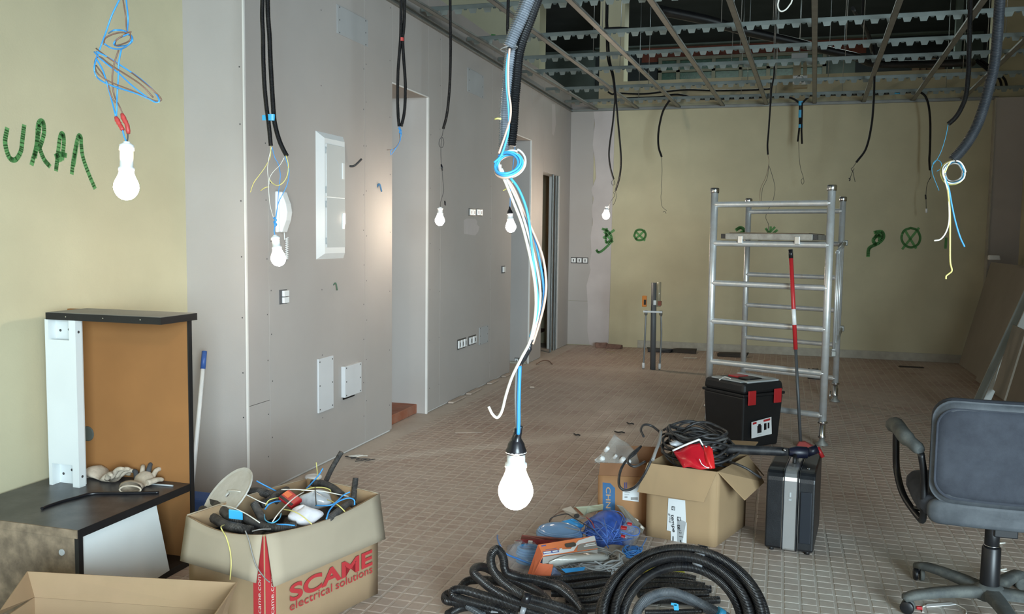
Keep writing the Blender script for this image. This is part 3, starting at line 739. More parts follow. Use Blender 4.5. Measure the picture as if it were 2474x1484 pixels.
ribbed(r, [p+V((0, .024, 0)) for p in up(E_([(360, 0), (315, 120), (262, 260), (246, 400), (222, 600), (205, 800), (196, 1000), (192, 1195)]), at(1280, 0, Y).z+.25)], .0108)
ribbed(r, [p+V((0, .03, 0)) for p in up(E_([(440, 0), (395, 130), (335, 290), (302, 420), (285, 600), (268, 800), (256, 1000), (240, 1150)]), at(1280, 0, Y).z+.25)], .0105, COND)
MB().tube([V((math.cos(2*PI*q/14)*.016, math.sin(2*PI*q/14)*.016+.008, .003*math.cos(2*PI*q/14)))+E_([(252, 380)])[0] for q in range(14)], .0012, 5, closed=True).build('cable_tie', GREYW, r)
wire(r, 'blue_wire', CYAN, .0021, [p+V((0, -.012, 0)) for p in E_([(270, 440), (258, 560), (258, 680), (266, 780), (277, 920), (274, 1050), (250, 1150), (228, 1215), (205, 1260), (160, 1300)])])
wire(r, 'beige_wire', PINKW, .0021, [p+V((0, -.014, 0)) for p in E_([(285, 400), (275, 520), (273, 640), (280, 760), (294, 860), (288, 960), (252, 1080), (215, 1185), (200, 1230)])])
MB().tube(E_([(150, 950), (175, 945), (200, 950)]), .002, 5).build('cable_tie', YGW, r)
cc = at(1229, 403, Y); rx, rz = 34/1327, 32/1327
def loop(c, ax, az, dy, m, rr=.0021, ph=0.0, dz=0.0, span=1.0):
    pts = []
    for q in range(25):
        a = ph+2*PI*span*q/24
        pts.append(c+V((ax*math.cos(a), dy*math.sin(a)+.004*math.cos(a*2), az*math.sin(a)+dz+.004*q/24)))
    MB().tube(catmull(pts, 3), rr, 7).build('wire_coil', m, r)
loop(cc, .024, .022, .012, CYAN, ph=.3); loop(cc+V((.002, -.006, .001)), .0255, .022, .016, CYAN, ph=1); loop(cc+V((0, -.010, .004)), .0250, .0200, .012, CYAN, ph=2); loop(cc+V((.001, -.002, -.002)), .027, .023, .02, PINKW, ph=.6); loop(cc+V((.004, .004, .004)), .0265, .027, .01, WHITEW, ph=1.2); loop(cc+V((.0, .008, .002)), .024, .027, .012, PINKW, ph=.2); loop(cc+V((-.002, -.012, .002)), .0225, .020, .01, BLUE, ph=2.4)
k = 2.18
E_ = lambda pts, w_=0.0, dy=0.0: [p+V((0, dy, 0)) for p in px(pts, Y, k, 1160, 340, w_)]
wire(r, 'white_wire', WHITEW, .0028, E_([(118, 130), (122, 165), (150, 230), (190, 330), (232, 440), (268, 580), (294, 710), (305, 820), (300, 930), (275, 1050), (232, 1135), (182, 1235), (150, 1330), (128, 1415), (104, 1450), (78, 1432), (58, 1393)], 0, -.016))
wire(r, 'white_wire', WHITEW, .0024, E_([(120, 150), (165, 240), (215, 350), (262, 500), (300, 650), (322, 780), (318, 880), (300, 970), (278, 1045)], 0, -.008))
wire(r, 'blue_wire', CYAN, .0024, E_([(135, 170), (175, 205), (215, 262), (250, 350), (270, 450), (284, 590), (300, 720), (312, 830), (306, 920), (272, 1030)], 0, -.012))
wire(r, 'blue_wire', BLUE, .0024, E_([(205, 330), (240, 410), (275, 480), (305, 600), (330, 740), (332, 840), (312, 930), (285, 1010)], 0, .002))
wire(r, 'beige_wire', PINKW, .0024, E_([(140, 180), (185, 260), (232, 370), (288, 495), (332, 610), (350, 740), (342, 850), (312, 970), (280, 1070)], 0, -.004))
MB().tube(catmull(E_([(282, 1045), (262, 1090), (240, 1130), (215, 1180)], 0, -.004), 5), [.003]*5+[.006]*8+[.004]*3, 9).build('tape_wrap', KTAPE, r)
wire(r, 'blue_wire', BLUE, .0038, E_([(212, 1185), (208, 1300), (206, 1400), (206, 1470), (204, 1545)], 0, -.004)); wire(r, 'grey_wire', GREYW, .0026, E_([(192, 1200), (186, 1330), (188, 1430), (194, 1545)], 0, .002)); wire(r, 'yellow_wire', YGW, .0012, E_([(135, 175), (160, 215), (148, 240), (112, 262)], 0, .01))
bulb(r, at(1247, 1077, Y), at(1245.5, 1231, Y), cap=True)
MB().tube(catmull([at(1247, 1080, Y), at(1250, 1062, Y)+V((0, -.003, 0)), at(1254, 1045, Y), at(1259, 1030, Y)], 4), [.014, .013, .012, .01, .009, .008, .007, .006, .006, .005, .0045, .004, .004], 8).build('tape_wrap', KTAPE, r)

# F: conduit behind the centre with a bulb
Y = 5.5
r = root('pendant_bulb', at(1228, 0, Y)+V((0, 0, .6)), 'lit bulb with a black cap hanging behind the central wires', 'light bulb')
conduit(r, up([at(*p, Y) for p in [(1228, 0), (1227, 80), (1238, 105), (1248, 130), (1247, 185), (1243, 245), (1236, 300), (1245, 340)]]), .0105)
wire(r, 'blue_wire', BLUE, .0025, [at(*p, Y) for p in [(1245, 340), (1242, 380), (1236, 430), (1233, 470), (1232, 508)]])
bulb(r, at(1232, 512, Y), at(1235, 562, Y), cap=True)

# G: long pair in front of the back wall with the far bulb
k = 3.092; Y = 9.9
G_ = lambda pts, w_=0.0: px(pts, Y, k, 1320, 220, w_)
r = root('pendant_bulb', at(1480, 180, Y)+V((0, 0, .5)), 'small far lit bulb below two long black conduits at the plaster strip', 'light bulb')
conduit(r, up([at(1465, 75, Y), at(1468, 140, Y), at(1480, 185, Y)]+G_([(512, 40), (508, 120), (495, 250), (476, 380), (468, 480), (480, 580), (503, 660)])), .0097)
conduit(r, up([at(1468, 75, Y)+V((0, .02, 0)), at(1472, 140, Y)+V((0, .02, 0)), at(1482, 185, Y)+V((0, .016, 0))]+G_([(524, 90), (533, 200), (545, 330), (555, 450), (557, 550), (545, 650), (517, 745)])), .0105)
wire(r, 'grey_wire', DKW, .0026, G_([(503, 660), (486, 680), (495, 705), (512, 690), (505, 668)], .01)); wire(r, 'grey_wire', DKW, .0026, G_([(517, 745), (502, 760), (512, 778), (488, 815), (468, 855)], .01)); wire(r, 'grey_wire', DKW, .0026, G_([(517, 748), (522, 790), (512, 830), (494, 858)], .01)); wire(r, 'grey_wire', WHITEW, .0014, G_([(468, 852), (462, 880), (456, 905)], 0))
c = at(1464, 521, Y); bulb(r, c+V((.004, .03, .105)), c+V((0, -.012, -.042)), d=.084, m=BULBM2)

# H..N: the other conduits hanging before the back wall
HG = 'black conduits hanging before the back wall'
def hang(Y, pts, r_, label, k=1, ox=0, oy=0, m=None, top=True, grp=HG):
    P = px(pts, Y, k, ox, oy)
    rr = root('hanging_conduit', P[0], label, 'conduit', grp)
    conduit(rr, up(P) if top else P, r_, m)
    return rr
def W(rr, Y, pts, k, ox, oy, m=DKW, r_=.0018, name='wire', w_=.008): wire(rr, name, m, r_, px(pts, Y, k, ox, oy, w_))
h = hang(11.0, [(935, 60), (910, 85), (872, 150), (848, 240), (836, 330), (839, 420), (862, 493)], .0125, 'thick short black conduit curving left, hanging left of the metal scaffold', 3.092, 1320, 220, None, False)
W(h, 11, [(860, 492), (865, 600), (858, 700), (862, 735), (856, 790), (862, 855), (880, 880), (898, 893)], 3.092, 1320, 220, DKW, .0025); W(h, 11, [(872, 905), (885, 900), (895, 915)], 3.092, 1320, 220, DKW, .003)
h = hang(9.5, [(1690, -60), (1680, 0), (1670, 150), (1660, 300), (1652, 400), (1655, 475)], .0088, 'straight black conduit hanging over the middle of the scaffold', 3.092, 1320, 220)
W(h, 9.5, [(1655, 475), (1662, 540), (1640, 640), (1605, 715), (1595, 770), (1597, 830)], 3.092, 1320, 220, BROWN, .002); W(h, 9.5, [(1662, 550), (1650, 650), (1615, 730), (1605, 830)], 3.092, 1320, 220, DKW, .002); W(h, 9.5, [(1664, 560), (1690, 640), (1708, 720), (1702, 780), (1688, 830), (1650, 900), (1640, 950), (1660, 1000), (1652, 1060)], 3.092, 1320, 220, DKW, .0022)
h = root('hanging_conduit', at(1935, 250, 11.15), 'pair of black conduits wrapped with blue tape, hanging down from the horizontal run', 'conduit', HG)
conduit(h, px([(1893, 85), (1893, 200), (1890, 270), (1878, 378)], 11.15, 3.092, 1320, 220), .011); conduit(h, px([(1910, 85), (1908, 200), (1906, 290), (1910, 395)], 11.14, 3.092, 1320, 220), .011)
for q, hh in ((92, .05), (170, .09), (262, .04)): tape(h, at(1320+1900/3.092, 220+q/3.092, 11.145), .05, hh, BTAPE, .03)
W(h, 11.15, [(1885, 380), (1889, 500), (1900, 580), (1918, 640), (1924, 680), (1912, 697), (1904, 670), (1915, 650)], 3.092, 1320, 220, DKW, .0025)
h = hang(9.8, [(248, -230), (290, -120), (305, 0), (303, 110), (300, 220), (286, 400), (250, 560), (185, 655)], .0112, 'black conduit curving left at its foot, between scaffold and crossed circle', 2.698, 2000, 150)
W(h, 9.8, [(185, 655), (165, 685), (152, 695), (160, 710), (172, 695), (162, 712), (150, 745), (143, 770)], 2.698, 2000, 150, DKW, .0028); W(h, 9.8, [(162, 705), (170, 745), (178, 782)], 2.698, 2000, 150, DKW, .0028); W(h, 9.8, [(138, 758), (145, 765), (140, 775)], 2.698, 2000, 150, DKW, .006)
h = hang(11.1, [(590, 196), (612, 202), (638, 228), (658, 290), (668, 400), (666, 560), (662, 640), (666, 706)], .0125, 'black conduit bending over into a straight drop above the crossed circle', 2.698, 2000, 150, None, False)
W(h, 11.1, [(668, 705), (672, 745), (660, 765), (672, 752), (650, 790), (640, 860), (642, 975)], 2.698, 2000, 150, DKW, .003); W(h, 11.1, [(637, 865), (639, 895)], 2.698, 2000, 150, KTAPE, .009); W(h, 11.1, [(643, 955), (643, 982)], 2.698, 2000, 150, WPL, .012, 'connector')
h = hang(6.5, [(930, -400), (922, -100), (916, 80), (900, 220), (870, 300), (832, 362), (785, 405)], .0150, 'thick black conduit with one thin pale blue wire, upper right', 2.698, 2000, 150)
W(h, 6.5, [(785, 405), (768, 490), (740, 580), (712, 635), (685, 670), (678, 700), (690, 750), (725, 838)], 2.698, 2000, 150, CYAN, .0022); W(h, 6.5, [(680, 690), (690, 655), (715, 638), (740, 660), (735, 695), (710, 712)], 2.698, 2000, 150, CYAN, .0022)
Y = 2.8
h = hang(Y, [(1122, -400), (1100, -100), (1078, 60), (1055, 150), (1020, 280), (970, 420), (900, 540), (815, 640)], .0142, 'thickest grey black conduit at right with looped white and blue wires', 2.698, 2000, 150, CONDG)
kk = dict(k=2.698, ox=2000, oy=150)
c0 = at(2000+822/2.698, 150+718/2.698, Y); sc_ = Y/2150/2.698
for q, (m, a, dy) in enumerate(((WHITEW, 62, 0), (CYAN, 58, .012), (YGW, 66, .02), (GREYW, 48, .006))):
    pts = [c0+V((a*sc_*math.cos(t*2*PI/20), dy+.01*math.sin(t), a*1.05*sc_*math.sin(t*2*PI/20))) for t in range(21)]
    wire(h, 'wire_coil', m, .0022, pts)
W(h, Y, [(812, 640), (780, 680), (762, 740), (778, 800), (790, 900), (797, 1000), (797, 1150), (798, 1300), (809, 1358), (790, 1380), (772, 1395), (770, 1416)], 2.698, 2000, 150, YGW, .0024, 'yellow_wire', .002); W(h, Y, [(815, 642), (772, 690), (768, 760), (790, 830), (808, 930), (832, 1040), (862, 1140), (892, 1205)], 2.698, 2000, 150, BLUE, .0024, 'blue_wire', .002); W(h, Y, [(810, 645), (760, 700), (760, 760), (780, 830), (790, 930), (790, 1040), (770, 1110), (735, 1155), (693, 1165)], 2.698, 2000, 150, WHITEW, .0022, 'white_wire', .002)

# horizontal conduit runs over the back wall
def run(pts, r_, label, name='conduit_run', m=None, cat='conduit'):
    o = MB().tube(catmull(pts, 6), r_, 9).build(name, m or COND); return tag(o, label, cat)
q = [(1469, 222), (1480, 228), (1492, 225), (1552, 227), (1612, 221), (1661, 217), (1721, 219), (1800, 218), (1861, 215)]
run([at(*p, 11.25) for p in q], .012, 'upper black conduit running sideways above the back wall')
q = [(1505, 238), (1564, 236), (1600, 234), (1625, 229), (1650, 230), (1672, 236), (1697, 239), (1800, 237), (1858, 234), (1896, 234), (1917, 239), (1933, 250)]
run([at(*p, 11.2) for p in q], .013, 'lower black conduit running sideways, left of the blue taped pair')
q = [(1937, 250), (1952, 236), (1967, 230), (2101, 228), (2160, 225), (2215, 222)]
run([at(*p, 11.2) for p in q], .013, 'black conduit running sideways with a blue tape, right of the taped pair')
tape_ = tag(MB().cyl(at(2158, 225, 11.2), at(2182, 224, 11.2), .015, 10).build('tape', BTAPE), 'blue tape band around the right hand sideways conduit', 'tape')
v_ = run([at(1864, 190, 11.0), at(1863, 215, 11.0), at(1861, 250, 11.0)], .014, 'short upright black conduit stub over the scaffold')
g3 = 'three black cables over the pier'
for i, q in enumerate(([(2350, 143), (2379, 164), (2400, 187), (2405, 215)], [(2359, 143), (2388, 167), (2414, 190), (2421, 216)], [(2368, 143), (2400, 167), (2426, 190), (2434, 215)])):
    o = run([at(*p, 11.42-.0*i) for p in q], .014, ('left', 'middle', 'right')[i]+' of three black cables bending over the plasterboard pier', 'cable'); o['group'] = g3; o['category'] = 'cable'
o = run([at(2325, 152, 11.9)]+[onf(p, q_, z=3.42) for p, q_ in [(2335, 152), (2130, 155), (2066, 137), (1978, 117), (1929, 104), (1872, 91), (1805, 76), (1758, 63), (1701, 47), (1593, 25)]], .045, 'thick black cable bundle crossing the roof space', 'cable_bundle'); o['category'] = 'cable'
o = run([onf(p, q_, z=3.36) for p, q_ in [(2107, 126), (2097, 85), (2085, 61), (2060, 20)]], .016, 'short black cable behind the upper rail at right', 'cable'); o['category'] = 'cable'
o = run([onf(p, q_, z=3.5) for p, q_ in [(1460, 70), (1500, 68), (1545, 73), (1580, 78)]], .014, 'black cable in front of the yellow pillar above the wall', 'cable'); o['category'] = 'cable'
o = run([onf(p, q_, z=3.45) for p, q_ in [(1078, 28), (1098, 45), (1112, 60), (1118, 72)]], .05, 'black sleeve lying on top of the plasterboard wall', 'cable'); o['category'] = 'cable'
k = 5.264
pl = px([(1850, 0), (1838, 60), (1850, 118), (1885, 145), (1940, 122), (1990, 62), (2020, 0)], 5.6, k, 1530, 0)
lo = pl[0]; hi = pl[-1]; e1 = [lo+V((.012, 0, d)) for d in (1.45, .9, .4, .12)]; e2 = [hi+V((.02, 0, d)) for d in (.12, .4, .9, 1.45)]
o = run(e1+pl+e2, .0045, 'white cable loop hanging through the ceiling frame', 'cable', WHITEW); o['category'] = 'cable'
# beige junction fitting above the rails
Yb = 10.9
fx = root('ceiling_fitting', at(1933, 170, Yb), 'beige bracket with shiny white reflector above the back wall', 'light fitting')
def bxp(x0, x1, t, b, m, n, d=.1, yy=0):
    p = at(x0, b, Yb); q_ = at(x1, t, Yb); return MB().box(p.x, q_.x, Yb+yy, Yb+yy+d, p.z, q_.z).build(n, m, fx, bevel=.004)
BEI = mat('beige_enamel', '9C9274', .6)
bxp(1912, 1952, 127, 146, GREYP, 'top_plate'); bxp(1916, 1936, 146, 182, BEI, 'bracket'); bxp(1940, 1951, 146, 182, BEI, 'bracket', .06, .04); bxp(1917, 1951, 205, 212, BEI, 'base', .12)
for a, b in ((1915, 1929), (1936, 1951)): bxp(a, b, 182, 203, WPLG, 'reflector', .1)
MB().lathe([(.03, -.02), (.05, .0), (.03, .03)], at(1932, 193, Yb), 12, (0, -1, 0)).build('reflector', WPLG, fx)
MB().cyl(at(1932, 127, Yb)+V((0, .05, 0)), V((at(1932, 127, Yb).x, Yb+.05, 4.69)), .006, 8).build('hanger', GALV, fx)

# ------------------------------------------------------------------ dismantled reception counter, left
def sheet(pts, th, name, m, par=None, bevel=0):
    pts = [V(p) for p in pts]; n = (pts[1]-pts[0]).cross(pts[-1]-pts[0]).normalized()
    mb = MB(); mb.ext([p-n*th/2 for p in pts], n*th); return mb.build(name, m, par, bevel=bevel)
r = root('reception_counter', (-2.75, 2.9, 0), 'dismantled dark reception counter with hardboard back and a low shelf, in the left corner', 'counter')
xl, xr, yf, ybk, zs_ = -3.05, -2.415, 2.58, 3.23, .358
MB().box(xl, xr-.003, yf+.002, ybk, zs_-.03, zs_).build('shelf', LAMD, r)
MB().box(xr-.003, xr, yf, ybk+.02, zs_-.031, zs_+.0005).build('shelf_edge', EDGEB, r)
MB().box(xl, xr-.003, yf-.004, yf+.002, zs_-.031, zs_).build('shelf_front', CHIP, r)
MB().box(xl, xr-.018, yf+.0, yf+.018, 0, zs_-.033).build('front_panel', CHIP, r); MB().box(xr-.018, xr, yf, yf+.022, 0, zs_-.031).build('edge_strip', EDGEB, r)
MB().cyl((xr-.075, yf-.004, zs_-.09), (xr-.075, yf+.003, zs_-.09), .012, 14).build('cam_fitting', GREYP, r)
MB().box(xl, xr-.004, ybk, ybk+.018, 0, 1.098).build('back_panel', HARDB, r); MB().box(xr-.004, xr+.002, ybk-.004, ybk+.02, 0, 1.10).build('edge_strip', EDGEB, r)
MB().lathe([(.0001, 0), (.034, 0), (.034, .003), (.028, .004)], at(212, 1048, ybk)+V((0, .001, 0)), 20, (0, -1, 0)).build('cable_hole', mat('hole_grey', '4E5450', .8), r)
MB().box(-2.962, -2.385, 3.016, ybk+.02, 1.072, 1.101).build('top_board', EDGEB, r); MB().box(-2.958, -2.390, 3.022, ybk+.018, 1.1012, 1.1022).build('top_face', mat('top_laminate', '8C8A84', .6), r)
for p_ in (471, 738, 1006):
    c = at(p_/2.968, 700+(195+(p_-471)*.04)/2.968, 3.015); MB().lathe([(.0001, 0), (.003, 0), (.003, .001)], c, 8, (0, -1, 0)).build('screw', CHROME, r)
MB().box(xl, xr, 2.95, ybk, 0, .028).build('base_board', EDGEB, r)
# white side panel leaning under the shelf
a = [at(215, 1307, 2.60), at(396, 1212, 2.60), at(411, 1369, 2.60)]
pw = [(xr-.02, yf+.024, zs_-.034), (xr-.02, 3.02, zs_-.034), (xr+.0, 3.07, .03), (xr+.0, yf+.024, .002)]
sheet(pw, .014, 'side_panel', MELW, r)
# white upright support
s = MB()
x0, x1, y0, z0, z1 = -2.972, -2.828, 3.02, zs_, 1.072; T_ = .016; xi0 = x0+.018; xi1 = x1-.02
s.box(x0, xi0, y0, y0+T_, z0, z1); s.box(xi1, x1, y0, y0+T_, z0, z1); s.box(xi0, xi1, y0, y0+T_, z0+.095, z1-.085)
s.build('support_front', MELW, r)
MB().box(x1, x1+.014, y0, y0+.036, z0, z1).build('support_side', MELW, r); MB().box(x0, x0+.016, y0+T_, y0+.06, z0, z1).build('support_side', MELW, r)
MB().box(x0+.016, x1, y0+.044, y0+.056, z0, z1).build('support_back', MELW, r)
for (hx, hy, hz, ax_) in ((x1+.0142, y0+.018, z1-.05, (1, 0, 0)), (x1+.0142, y0+.018, z0+.045, (1, 0, 0)), (x0+.04, y0+.0438, z1-.05, (0, -1, 0)), (x0+.085, y0+.0438, z1-.045, (0, -1, 0)), (x0+.035, y0+.0438, z0+.04, (0, -1, 0)), (x0+.08, y0+.0438, z0+.06, (0, -1, 0))):
    MB().lathe([(.0001, 0), (.006, 0), (.006, .0006)], (hx, hy, hz), 10, ax_).build('bolt_hole', DKW, r)
# on the shelf
def glove(loc, ang, lab_, flip=1, grey=True):
    g = root('work_glove', loc, lab_, 'glove', 'work gloves')
    R2 = Matrix.Rotation(ang, 3, 'Z'); loc = V(loc)
    tr_ = lambda p: loc+R2 @ V(p)
    rows = []
    for i in range(9):
        t = i/8; wd = .045*(1-.25*t)+.008*math.sin(t*9); hh = .016+.010*math.sin(t*7+1)
        rows.append([tr_((-.10+.16*t, wd*math.cos(a)+.006*math.sin(t*6), hh+hh*math.sin(a))) for a in [2*PI*q/12 for q in range(13)]])
    MB().grid(rows).build('palm', CLOTH, g)
    for i, (y_, L_, u, z_) in enumerate(((-.033, .06, -.4, .03), (-.012, .075, .15, .05), (.012, .07, .35, .04), (.032, .055, .7, .02))):
        b0 = (.05, y_, .02)
        MB().tube(catmull([tr_(b0), tr_((.05+L_*.5, y_+u*.02, .03+z_*.6)), tr_((.05+L_, y_+u*.05, .02+z_))], 4), [.0115, .0115, .011, .011, .0105, .010, .010, .009, .006], 8).build('finger', GREYF if (grey and i % 2) else CLOTH, g)
    MB().tube(catmull([tr_((-.01, .035*flip, .018)), tr_((.03, .065*flip, .022)), tr_((.055, .08*flip, .015))], 4), [.013, .013, .012, .012, .011, .010, .010, .009, .006], 8).build('thumb', CLOTH, g)
    MB().tube([tr_((-.105, .044*math.cos(a), .017+.017*math.sin(a))) for a in [2*PI*q/14 for q in range(14)]], .004, 6, closed=True).build('cuff', CLOTH, g)
p = onf(258, 1160, z=zs_); glove((p.x, p.y, zs_), -.25, 'flat dirty white work glove on the counter shelf beside the white upright', 1, False)
p = onf(338, 1176, z=zs_); glove((p.x, p.y, zs_), 1.9, 'crumpled white work glove with grey fingers raised, on the counter shelf', -1, True)
o = MB().tube(catmull([onf(*q, z=zs_+.006) for q in [(101, 1229), (112, 1224), (148, 1212), (182, 1203), (217, 1194), (260, 1192), (310, 1192), (350, 1191), (384, 1190)]], 5), .006, 8, flat=(0, 0, 1)).build('rubber_strip', KTAPE); tag(o, 'bent black rubber strip lying on the counter shelf', 'strip')
o = MB().tube([onf(362, 1170, z=zs_+.004), onf(418, 1174, z=zs_+.004)], .004, 6).build('pencil', GREYP); tag(o, 'thin pale stick lying at the back of the counter shelf', 'stick')

# broom behind the counter
Yb = 3.72
r = root('dustpan', (at(468, 1200, Yb).x, Yb, 0), 'blue long handled dustpan with a white pole leaning behind the counter', 'dustpan')
pb = onf(462, 1236); pb = V((-2.56, 3.72, .10)); pt = at(494, 849, 3.99)
pb = at(463, 1190, 3.76)
d_ = (pt-pb)
MB().cyl(pb-d_*.12, pb+d_*.88, .0115, 12).build('pole', WPL, r); MB().cyl(pb+d_*.87, pt, .0135, 12).build('grip', BLUEP, r)
q = pb-d_*.1
bl = MB(); bl.hexa([(q.x-.12, 3.68, .012), (q.x+.14, 3.68, .012), (q.x+.14, 3.86, .012), (q.x-.12, 3.86, .012), (q.x-.12, 3.76, .10), (q.x+.14, 3.76, .10), (q.x+.14, 3.84, .12), (q.x-.12, 3.84, .12)]); bl.build('pan', BLUEP, r, bevel=.012)

# ------------------------------------------------------------------ big box of offcuts
N_ = V((-1.669, 2.623, 0)); Pr = V((-1.512, 3.193, 0)); Lf = V((-2.043, 2.716, 0)); Fr = Lf+(Pr-N_); HB = .411
r = root('cardboard_box', (N_+Fr)/2, 'big cardboard box with red print, open and full of cable offcuts', 'box')
upz = V((0, 0, 1))
def wallgrid(a, b, h, out, bul, nm, m, par, z0=0.0, th=.005, sag=0.0, nx=10, nz=5):
    n = (b-a).cross(upz).normalized()*out; rows = []
    for j in range(nz+1):
        t = j/nz; row = []
        for i in range(nx+1):
            s_ = i/nx; w_ = math.sin(PI*s_)
            row.append(a.lerp(b, s_)+n*(bul*w_*t*t)+upz*(z0+(h-z0)*t-sag*w_*t*t*t))
        rows.append(row)
    return MB().grid(rows).build(nm, m, par, solid=th)
wallgrid(N_, Pr, HB, 1, .012, 'side', CARD, r, sag=.022); wallgrid(N_, Lf, HB, -1, .012, 'side', CARD, r, sag=.02)
wallgrid(Lf, Fr, HB, -1, .015, 'side', CARD, r, sag=.0); wallgrid(Pr, Fr, HB, 1, .012, 'side', CARD, r, sag=.0)
MB().ext([N_+upz*.002, Pr+upz*.002, Fr+upz*.002, Lf+upz*.002], (0, 0, .004)).build('bottom', CARD, r)
def flapgrid(a, b, out, d1, d2, drop, tl, tr_, sag, nm, m, par, nx=10, nz=5, h=HB):
    n = (b-a).cross(upz).normalized()*out; u = (b-a).normalized(); rows = []
    for j in range(nz+1):
        t = j/nz; row = []
        for i in range(nx+1):
            s_ = i/nx; w_ = math.sin(PI*s_)
            row.append(a.lerp(b, s_)+u*((tl*(1-s_)+tr_*s_)*t)+n*(d1+(d2-d1)*t+.012*w_*(1-t))+upz*(h+.002-drop*t-sag*w_*(1-t)))
        rows.append(row)
    return MB().grid(rows).build(nm, m, par, solid=.005)
flapgrid(N_, Pr, 1, .009, .030, .185, .012, .012, .022, 'flap', CARDI, r); flapgrid(N_, Lf, -1, .009, .03, .165, .01, .012, .02, 'flap', CARDI, r)
flapgrid(Lf, Fr, -1, .008, .05, .17, 0, .0, .0, 'flap', CARDI, r); flapgrid(Pr, Fr, 1, .006, .02, .12, .01, .0, .0, 'flap', CARDI, r)
# print on the faces
def onpl(px_, py_, P0, n):
    d = ray(px_, py_); return CAM+d*((P0-CAM).dot(n)/d.dot(n))
nR = (Pr-N_).cross(upz).normalized(); uR = (Pr-N_).normalized(); nL = (Lf-N_).cross(upz).normalized()*-1; uL = (N_-Lf).normalized()
def textfit(name, s_, a, b, cap, m, par, nrm, ud, bold=0.0, off=.001):
    """text between the points a and b on its base line, cap height in metres"""
    cu = bpy.data.curves.new(name, 'FONT'); cu.body = s_; cu.size = 1; cu.offset = bold
    t = bpy.data.objects.new(name, cu); COL.objects.link(t)
    me = bpy.data.meshes.new_from_object(t.evaluated_get(bpy.context.evaluated_depsgraph_get())); bpy.data.objects.remove(t)
    xs = [v.co.x for v in me.vertices]; x0, x1 = min(xs), max(xs); xd = (b-a).normalized(); wd = (b-a).length
    yd = V(ud).normalized(); o_ = worldloc(par)
    for v in me.vertices: v.co = a+xd*((v.co.x-x0)/(x1-x0)*wd)+yd*(v.co.y/.72*cap)+V(nrm)*off-o_
    me.materials.clear(); me.materials.append(m); me.name = name
    ob = bpy.data.objects.new(name, me); COL.objects.link(ob); ob.parent = par; return ob
kx, ox, oy = 3.673, 440, 1080
def fR(a, b, off=.012): return onpl(ox+a/kx, oy+b/kx, N_+nR*off, nR)
a, b = fR(955, 1372), fR(1688, 1045)
z_ = (a.z+b.z)/2; a.z = b.z = z_
textfit('lettering', 'SCAME', a, b, abs(fR(958, 1215).z-fR(955, 1372).z)*.95, RED, r, nR, upz, .03)
a, b = fR(955, 1455), fR(1688, 1120); z_ = (a.z+b.z)/2; a.z = b.z = z_
textfit('lettering', 'electrical', a, a.lerp(b, .485), .032, RED, r, nR, upz, .0); textfit('lettering', 'solutions', a.lerp(b, .53), b, .032, RED, r, nR, upz, .0)
# red corner bands with white lettering
bR = .046; bL = .05
MB().ext([N_+nR*.0032+upz*.003, N_+uR*bR+nR*.0045+upz*.003, N_+uR*bR+nR*.0045+upz*(HB-.02), N_+nR*.0032+upz*(HB-.005)], nR*.0008).build('corner_band', RED, r)
MB().ext([N_+nL*.0032+upz*.003, N_-uL*bL+nL*.0045+upz*.003, N_-uL*bL+nL*.0045+upz*(HB-.02), N_+nL*.0032+upz*(HB-.005)], nL*.0008).build('corner_band', RED, r)
PWH = mat('print_white', 'D8C6BA', .7, var=.05)
a = N_+uR*.036+nR*.0055+upz*.02; textfit('lettering', 'www.scame.com', a, a+upz*.24, .019, PWH, r, nR, -uR, .0)
a = N_-uL*.012+nL*.0055+upz*.03; textfit('lettering', 'www.scame.com', a, a+upz*.24, .019, PWH, r, nL, -uL, .0)
# contents
fill = MB(); cen = (N_+Fr)/2; rows = []
for j in range(9):
    row = []
    for i in range(9):
        p = N_.lerp(Pr, .03+.94*i/8)+(Lf-N_)*(.03+.94*j/8); row.append(V((p.x, p.y, .30+.03*math.sin(i*2.3+j*1.7)+.025*math.sin(i*j+1))))
    rows.append(row)
o = fill.grid(rows).build('scrap', mat('scrap_dark', '25262A', .7, var=.5, scale=30)); stuff(o); tag(o, 'dark heap of short conduit scrap filling the big box', 'scrap')
def cp(a, b, z): return onf(ox+a/kx, oy+b/kx, z=z)
CO = mat('offcut_dusty', '2E2D2E', .6, var=.3, rib=.005, dust='6B6864', damt=.6, dscale=25)
def off(pts, r_, label, m=CO, name='conduit_offcut', cat='conduit', grp='conduit offcuts in the big box'):
    o = MB().tube(catmull([cp(*p) for p in pts], 5), r_, 9).build(name, m); return tag(o, label, cat, grp)
off([(1230, 420, .25), (1245, 375, .31), (1265, 330, .38), (1330, 190, .43), (1415, 45, .50)], .011, 'long grey conduit offcut sticking up behind the box')
off([(1520, 470, .38), (1530, 370, .41), (1540, 275, .45)], .012, 'short conduit offcut standing upright at the right end of the box')
off([(640, 500, .42), (670, 560, .40), (715, 650, .38)], .016, 'black hose end poking up in the middle of the box')
off([(1155, 320, .40), (1240, 325, .405), (1330, 360, .40), (1420, 430, .385)], .015, 'curved black hose along the back right of the box')
off([(590, 400, .40), (700, 400, .41), (800, 440, .40), (860, 480, .38)], .017, 'thick black hose behind the clear disc')
off([(700, 520, .385), (780, 470, .40), (850, 420, .41), (930, 380, .40)], .014, 'black hose crossing left of the red packet')
off([(540, 620, .39), (650, 680, .385), (760, 715, .385), (900, 715, .39), (1010, 700, .39)], .016, 'dusty hose lying along the front rim of the box')
off([(180, 560, .37), (260, 620, .37), (380, 690, .38), (500, 720, .385), (620, 745, .38)], .018, 'dusty hose curving along the left front rim of the box')
off([(1300, 640, .39), (1400, 560, .40), (1480, 500, .40), (1530, 520, .385)], .013, 'black loop of hose at the right rim of the box')
